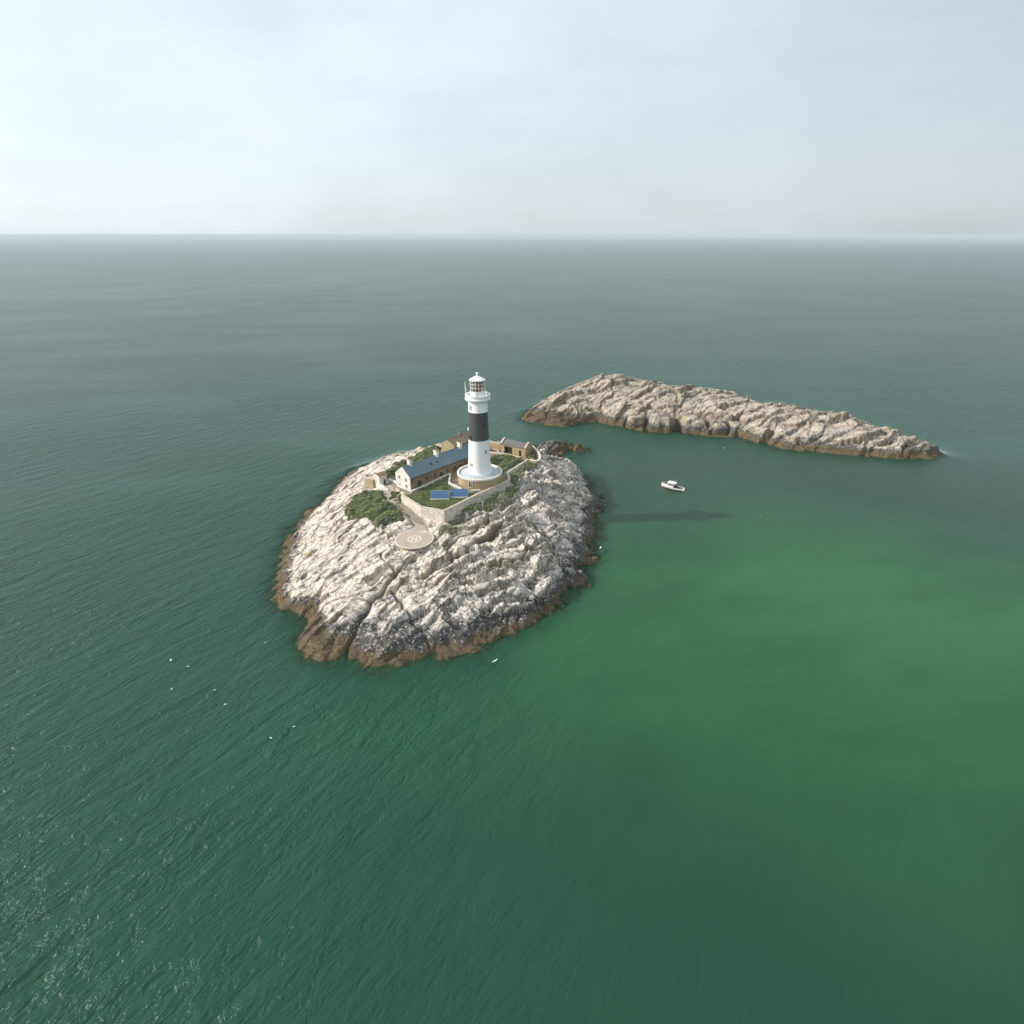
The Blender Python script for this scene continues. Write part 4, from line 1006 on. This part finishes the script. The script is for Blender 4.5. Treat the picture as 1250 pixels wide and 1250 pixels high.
# ---------------------------------------------------------------- gulls
def gull_mesh(flying):
    b = MB()
    prof = [(-.30, .01), (-.22, .045), (-.10, .085), (.02, .10), (.12, .085), (.18, .055), (.22, .055), (.27, .062), (.32, .045), (.36, .015)]
    n = 10; vs = []; fs = []
    for i, (x, r) in enumerate(prof):
        up = 0.0 if x < .15 else (x - .15) * .45
        for k in range(n):
            a = 2 * math.pi * k / n; vs.append((x, r * math.cos(a), r * math.sin(a) + up))
    for i in range(len(prof) - 1):
        for k in range(n): fs.append((i * n + k, i * n + (k + 1) % n, (i + 1) * n + (k + 1) % n, (i + 1) * n + k))
    fs += [tuple(range(n)), tuple((len(prof) - 1) * n + k for k in range(n))]
    b.add(vs, fs, True)
    for s in (-1, 1):
        if flying: pl = [(.12, .07, .05), (.20, .38, .20), (.06, .72, .16), (-.10, .74, .15), (-.02, .40, .18), (-.10, .07, .05)]
        else: pl = [(.10, .085, .05), (-.05, .12, .05), (-.25, .06, .06), (-.40, .02, .05), (-.22, .02, .10), (.02, .03, .11)]
        up = [(x, s * y, z + .012) for x, y, z in pl]; lo = [(x, s * y, z - .012) for x, y, z in pl]
        b.add(up + lo, [tuple(range(6)), tuple(reversed(range(6, 12)))] + [(i, (i + 1) % 6, 6 + (i + 1) % 6, 6 + i) for i in range(6)])
    return b
fly = gull_mesh(True).build('gull', M_feather); sit = gull_mesh(False).build('gull', M_feather)
fly_me, sit_me = fly.data, sit.data
bpy.data.objects.remove(fly); bpy.data.objects.remove(sit)
for x, y, z, fl, lab in [
    (-3.6, 92.6, 0.9, 1, 'white gull flying low just off the near point of the island'),
    (79.4, 161.8, 0, 0, 'white gull afloat alone on the green shallows right of the boat'),
    (-54.6, 99.6, 0, 0, 'white gull afloat nearest the weedy notch in the left shore'),
    (-71.6, 92.9, 0.8, 1, 'white gull flying, outermost of the birds off the left shore'),
    (-67.7, 91.9, 0, 0, 'white gull afloat close below the outermost flying gull'),
    (-67.6, 85.4, 0, 0, 'white gull afloat at the outer edge, nearer than the flying gull'),
    (-58.9, 85.1, 0, 0, 'white gull afloat midway among the scattered birds off the left shore'),
    (-55.1, 81.3, 0, 0, 'white gull afloat just nearer than the middle of the scattered birds'),
    (-40.0, 75.8, 0, 0, 'white gull afloat at the near end of the scatter, closer to the island'),
    (-43.2, 73.2, 0, 0, 'white gull afloat nearest of all to the bottom of the picture'),
    (23.4, 189.4, 0.6, 1, 'white gull flying by the rocks of the far right shore'),
    (31.2, 170.9, 0, 0, 'white gull afloat just off the widest point of the right shore'),
    (25.3, 140.8, 0.6, 1, 'white gull flying beside the right shore below the boulders'),
    (89.8, 226.9, 0, 0, 'white gull afloat in the channel under the middle of the islet'),
    (120.0, 216.5, 0, 0, 'white gull afloat in the channel below the right end of the islet')]:
    o = bpy.data.objects.new('gull', fly_me if fl else sit_me); COL.objects.link(o)
    o.location = (x, y, z + (0.03 if not fl else 0)); o.rotation_euler = (0.25 * fl, 0, random.uniform(-3.1, 3.1)); o.scale = (0.85,) * 3
    tag(o, lab, 'gull', 'gulls around the island')

# ---------------------------------------------------------------- plants
def leaves(name, poly, dens, hmax, size, m, seed, zf=None, edge=1.2, upright=0.0, holes=0.0, lump=2.2):
    """many small leaf clumps spread through a low uneven canopy"""
    rs = np.random.RandomState(seed); P = np.array(poly)
    lo, hi = P.min(0) - .5, P.max(0) + .5
    dens = dens * 1.8; size = size * 0.82
    n = int(dens * (hi - lo).prod())
    x = rs.uniform(lo[0], hi[0], n); y = rs.uniform(lo[1], hi[1], n)
    sd = poly_sd(x + .9 * perlin(x / 1.8, y / 1.8, seed % 50), y + .9 * perlin(x / 1.8, y / 1.8, seed % 50 + 7), poly)
    cov = sstep(0, edge, sd)
    mound = (0.35 + 0.65 * np.clip(0.5 + 0.9 * perlin(x / lump, y / lump, seed % 50 + 3) + 0.4 * perlin(x / (lump / 2.6), y / (lump / 2.6), seed % 50 + 5), 0, 1.3)) * cov
    keep = (sd > 0) & (perlin(x / 2.6, y / 2.6, seed % 50 + 11) > holes - 0.75)
    x, y, mound, cov = x[keep], y[keep], mound[keep], cov[keep]; n = len(x)
    z0 = (zf or island)(x, y)
    z = z0 + hmax * mound * rs.uniform(0.2, 1.0, n) ** 0.35 + 0.02
    s = size * rs.uniform(0.6, 1.35, n)
    nrm = np.stack([rs.normal(0, .38, n), rs.normal(0, .38, n), np.full(n, 1.0 - upright * .8)], 1); nrm /= np.linalg.norm(nrm, axis=1)[:, None]
    a = rs.uniform(0, 2 * np.pi, n); t = np.stack([np.cos(a), np.sin(a), np.zeros(n)], 1)
    t -= nrm * (t * nrm).sum(1)[:, None]; t /= np.linalg.norm(t, axis=1)[:, None]; bt = np.cross(nrm, t)
    C = np.stack([x, y, z], 1)
    V = np.stack([C - t * s[:, None], C - bt * s[:, None] * .55 + nrm * s[:, None] * .12, C + t * s[:, None] , C + bt * s[:, None] * .55 + nrm * s[:, None] * .12], 1).reshape(-1, 3)
    me = bpy.data.meshes.new(name)
    me.vertices.add(4 * n); me.vertices.foreach_set('co', V.ravel().astype(np.float32))
    me.loops.add(4 * n); me.loops.foreach_set('vertex_index', np.arange(4 * n, dtype=np.int32))
    me.polygons.add(n); me.polygons.foreach_set('loop_start', np.arange(0, 4 * n, 4, dtype=np.int32))
    me.update(calc_edges=True)
    tint = np.clip(0.45 + 0.45 * perlin(x / 3, y / 3, seed % 50 + 9) + rs.normal(0, .22, n), 0, 1)
    at = me.attributes.new('tint', 'FLOAT', 'POINT'); at.data.foreach_set('value', np.repeat(tint, 4).astype(np.float32))
    me.materials.append(m)
    o = bpy.data.objects.new(name, me); COL.objects.link(o)
    return o

o = leaves('undergrowth', [(-44.8, 157.2), (-46.5, 154.5), (-48.4, 151.0), (-48.1, 146.0), (-46.2, 141.5), (-43.8, 140.6), (-41.8, 140.5), (-39.1, 138.5), (-36.0, 134.6), (-34.8, 137.5), (-32.8, 138.3), (-29.6, 138.0), (-30.4, 142.0), (-32.8, 145.2), (-36.0, 148.2), (-37.8, 152.5), (-39.4, 155.3), (-42.2, 156.7)], 55, 0.85, 0.24, M_leaf, 101)
tag(o, 'dense dark green undergrowth left of the path below the hut', 'undergrowth', kind='stuff')
o = leaves('undergrowth', [(-41.5, 162.0), (-41.0, 168.0), (-39.4, 173.5), (-36.5, 179.5), (-33.0, 185.5), (-28.5, 190.5), (-24.4, 187.5), (-24.6, 183), (-26.0, 178.5), (-33.5, 169.5), (-37.0, 163.2), (-39.0, 161.0)], 55, 1.0, 0.26, M_leaf, 103, holes=.05)
tag(o, 'green undergrowth on the slope behind the slate roofed house', 'undergrowth', kind='stuff')
o = leaves('undergrowth', [(-8.0, 181), (-3.7, 184.0), (-0.9, 182.6), (2.4, 180.5), (4.2, 178.5), (1.0, 172.0), (-2.0, 167.0), (-3.0, 163.5), (-4.6, 167), (-6.5, 172)], 55, 1.2, 0.26, M_leaf, 105)
tag(o, 'tall green undergrowth between the lighthouse and the outbuilding', 'undergrowth', kind='stuff')
o = leaves('undergrowth', [(4.6, 181.4), (6.9, 188.0), (8.3, 182.5), (7.9, 177.0), (5.6, 178.5)], 60, 0.9, 0.22, M_leaf, 107)
tag(o, 'green undergrowth in the corner inside the curved wall', 'undergrowth', kind='stuff')
o = leaves('undergrowth', [(-9.5, 187.6), (-4.6, 185.9), (-4.4, 187.8), (-8.5, 191.8), (-13, 192)], 60, 0.7, 0.22, M_leaf, 108)
tag(o, 'green undergrowth at the foot of the straight ochre wall', 'undergrowth', kind='stuff')
o = leaves('undergrowth', [(-17.2, 137.2), (-14.0, 141.0), (-8.6, 147.0), (-4.0, 152.3), (-0.2, 156.5), (-0.4, 163.4), (1.6, 168.5), (6.0, 176.5), (8.6, 174.4), (6.4, 171), (3.6, 166.5), (1.6, 160.5), (2.2, 154.0), (0.2, 150.0), (-3.0, 146.0), (-5.8, 142.5), (-10.3, 140.8), (-13.5, 138.0), (-15.6, 136.5)], 48, 0.55, 0.22, M_leaf, 109, holes=0.22, edge=0.8, lump=1.6)
tag(o, 'patchy green growth along the outer foot of the boundary wall', 'undergrowth', kind='stuff')
o = leaves('undergrowth', [(-18.6, 135.2), (-14.8, 135.0), (-14.6, 132.6), (-17.0, 131.4), (-20.2, 129.8), (-20.0, 132)], 55, 0.4, 0.20, M_leaf, 111, holes=0.40, edge=0.6)
tag(o, 'small green patch among the rocks between pad and wall corner', 'undergrowth', kind='stuff')
lawn = [(-30.8, 148.6), (-24.6, 140.5), (-18.5, 137.5), (-9.6, 148.0), (-9.6, 149.3), (-12.2, 149.2), (-14.8, 150.2), (-19.1, 154.7), (-19.4, 161.4), (-29.1, 149.6)]
o = leaves('grass', lawn, 95, 0.30, 0.17, M_grass, 113, edge=0.25, upright=0.5, lump=1.2)
tag(o, 'rough green grass of the lawn inside the boundary wall', 'grass', kind='stuff')

def shrub(x, y, r, h, seed, label):
    poly = [(x + r * (0.8 + 0.3 * math.sin(3 * a + seed)) * math.cos(a), y + r * (0.8 + 0.3 * math.cos(2 * a + seed)) * math.sin(a)) for a in [2 * math.pi * i / 14 for i in range(14)]]
    tag(leaves('shrub', poly, 150, h, 0.20, M_leaf, seed, edge=r * 0.9, lump=1.0), label, 'shrub', 'shrubs beside the path')
shrub(-34.4, 152.3, 1.7, 1.3, 121, 'largest green shrub between the path and the house gable')
shrub(-32.9, 149.6, 1.3, 1.0, 122, 'middle sized shrub by the near end of the boundary wall')
shrub(-35.6, 150.9, 0.9, 0.9, 123, 'small green shrub right at the bend of the path')
shrub(-32.6, 147.2, 0.8, 0.6, 124, 'smallest shrub, lowest down the path beside bare rock')
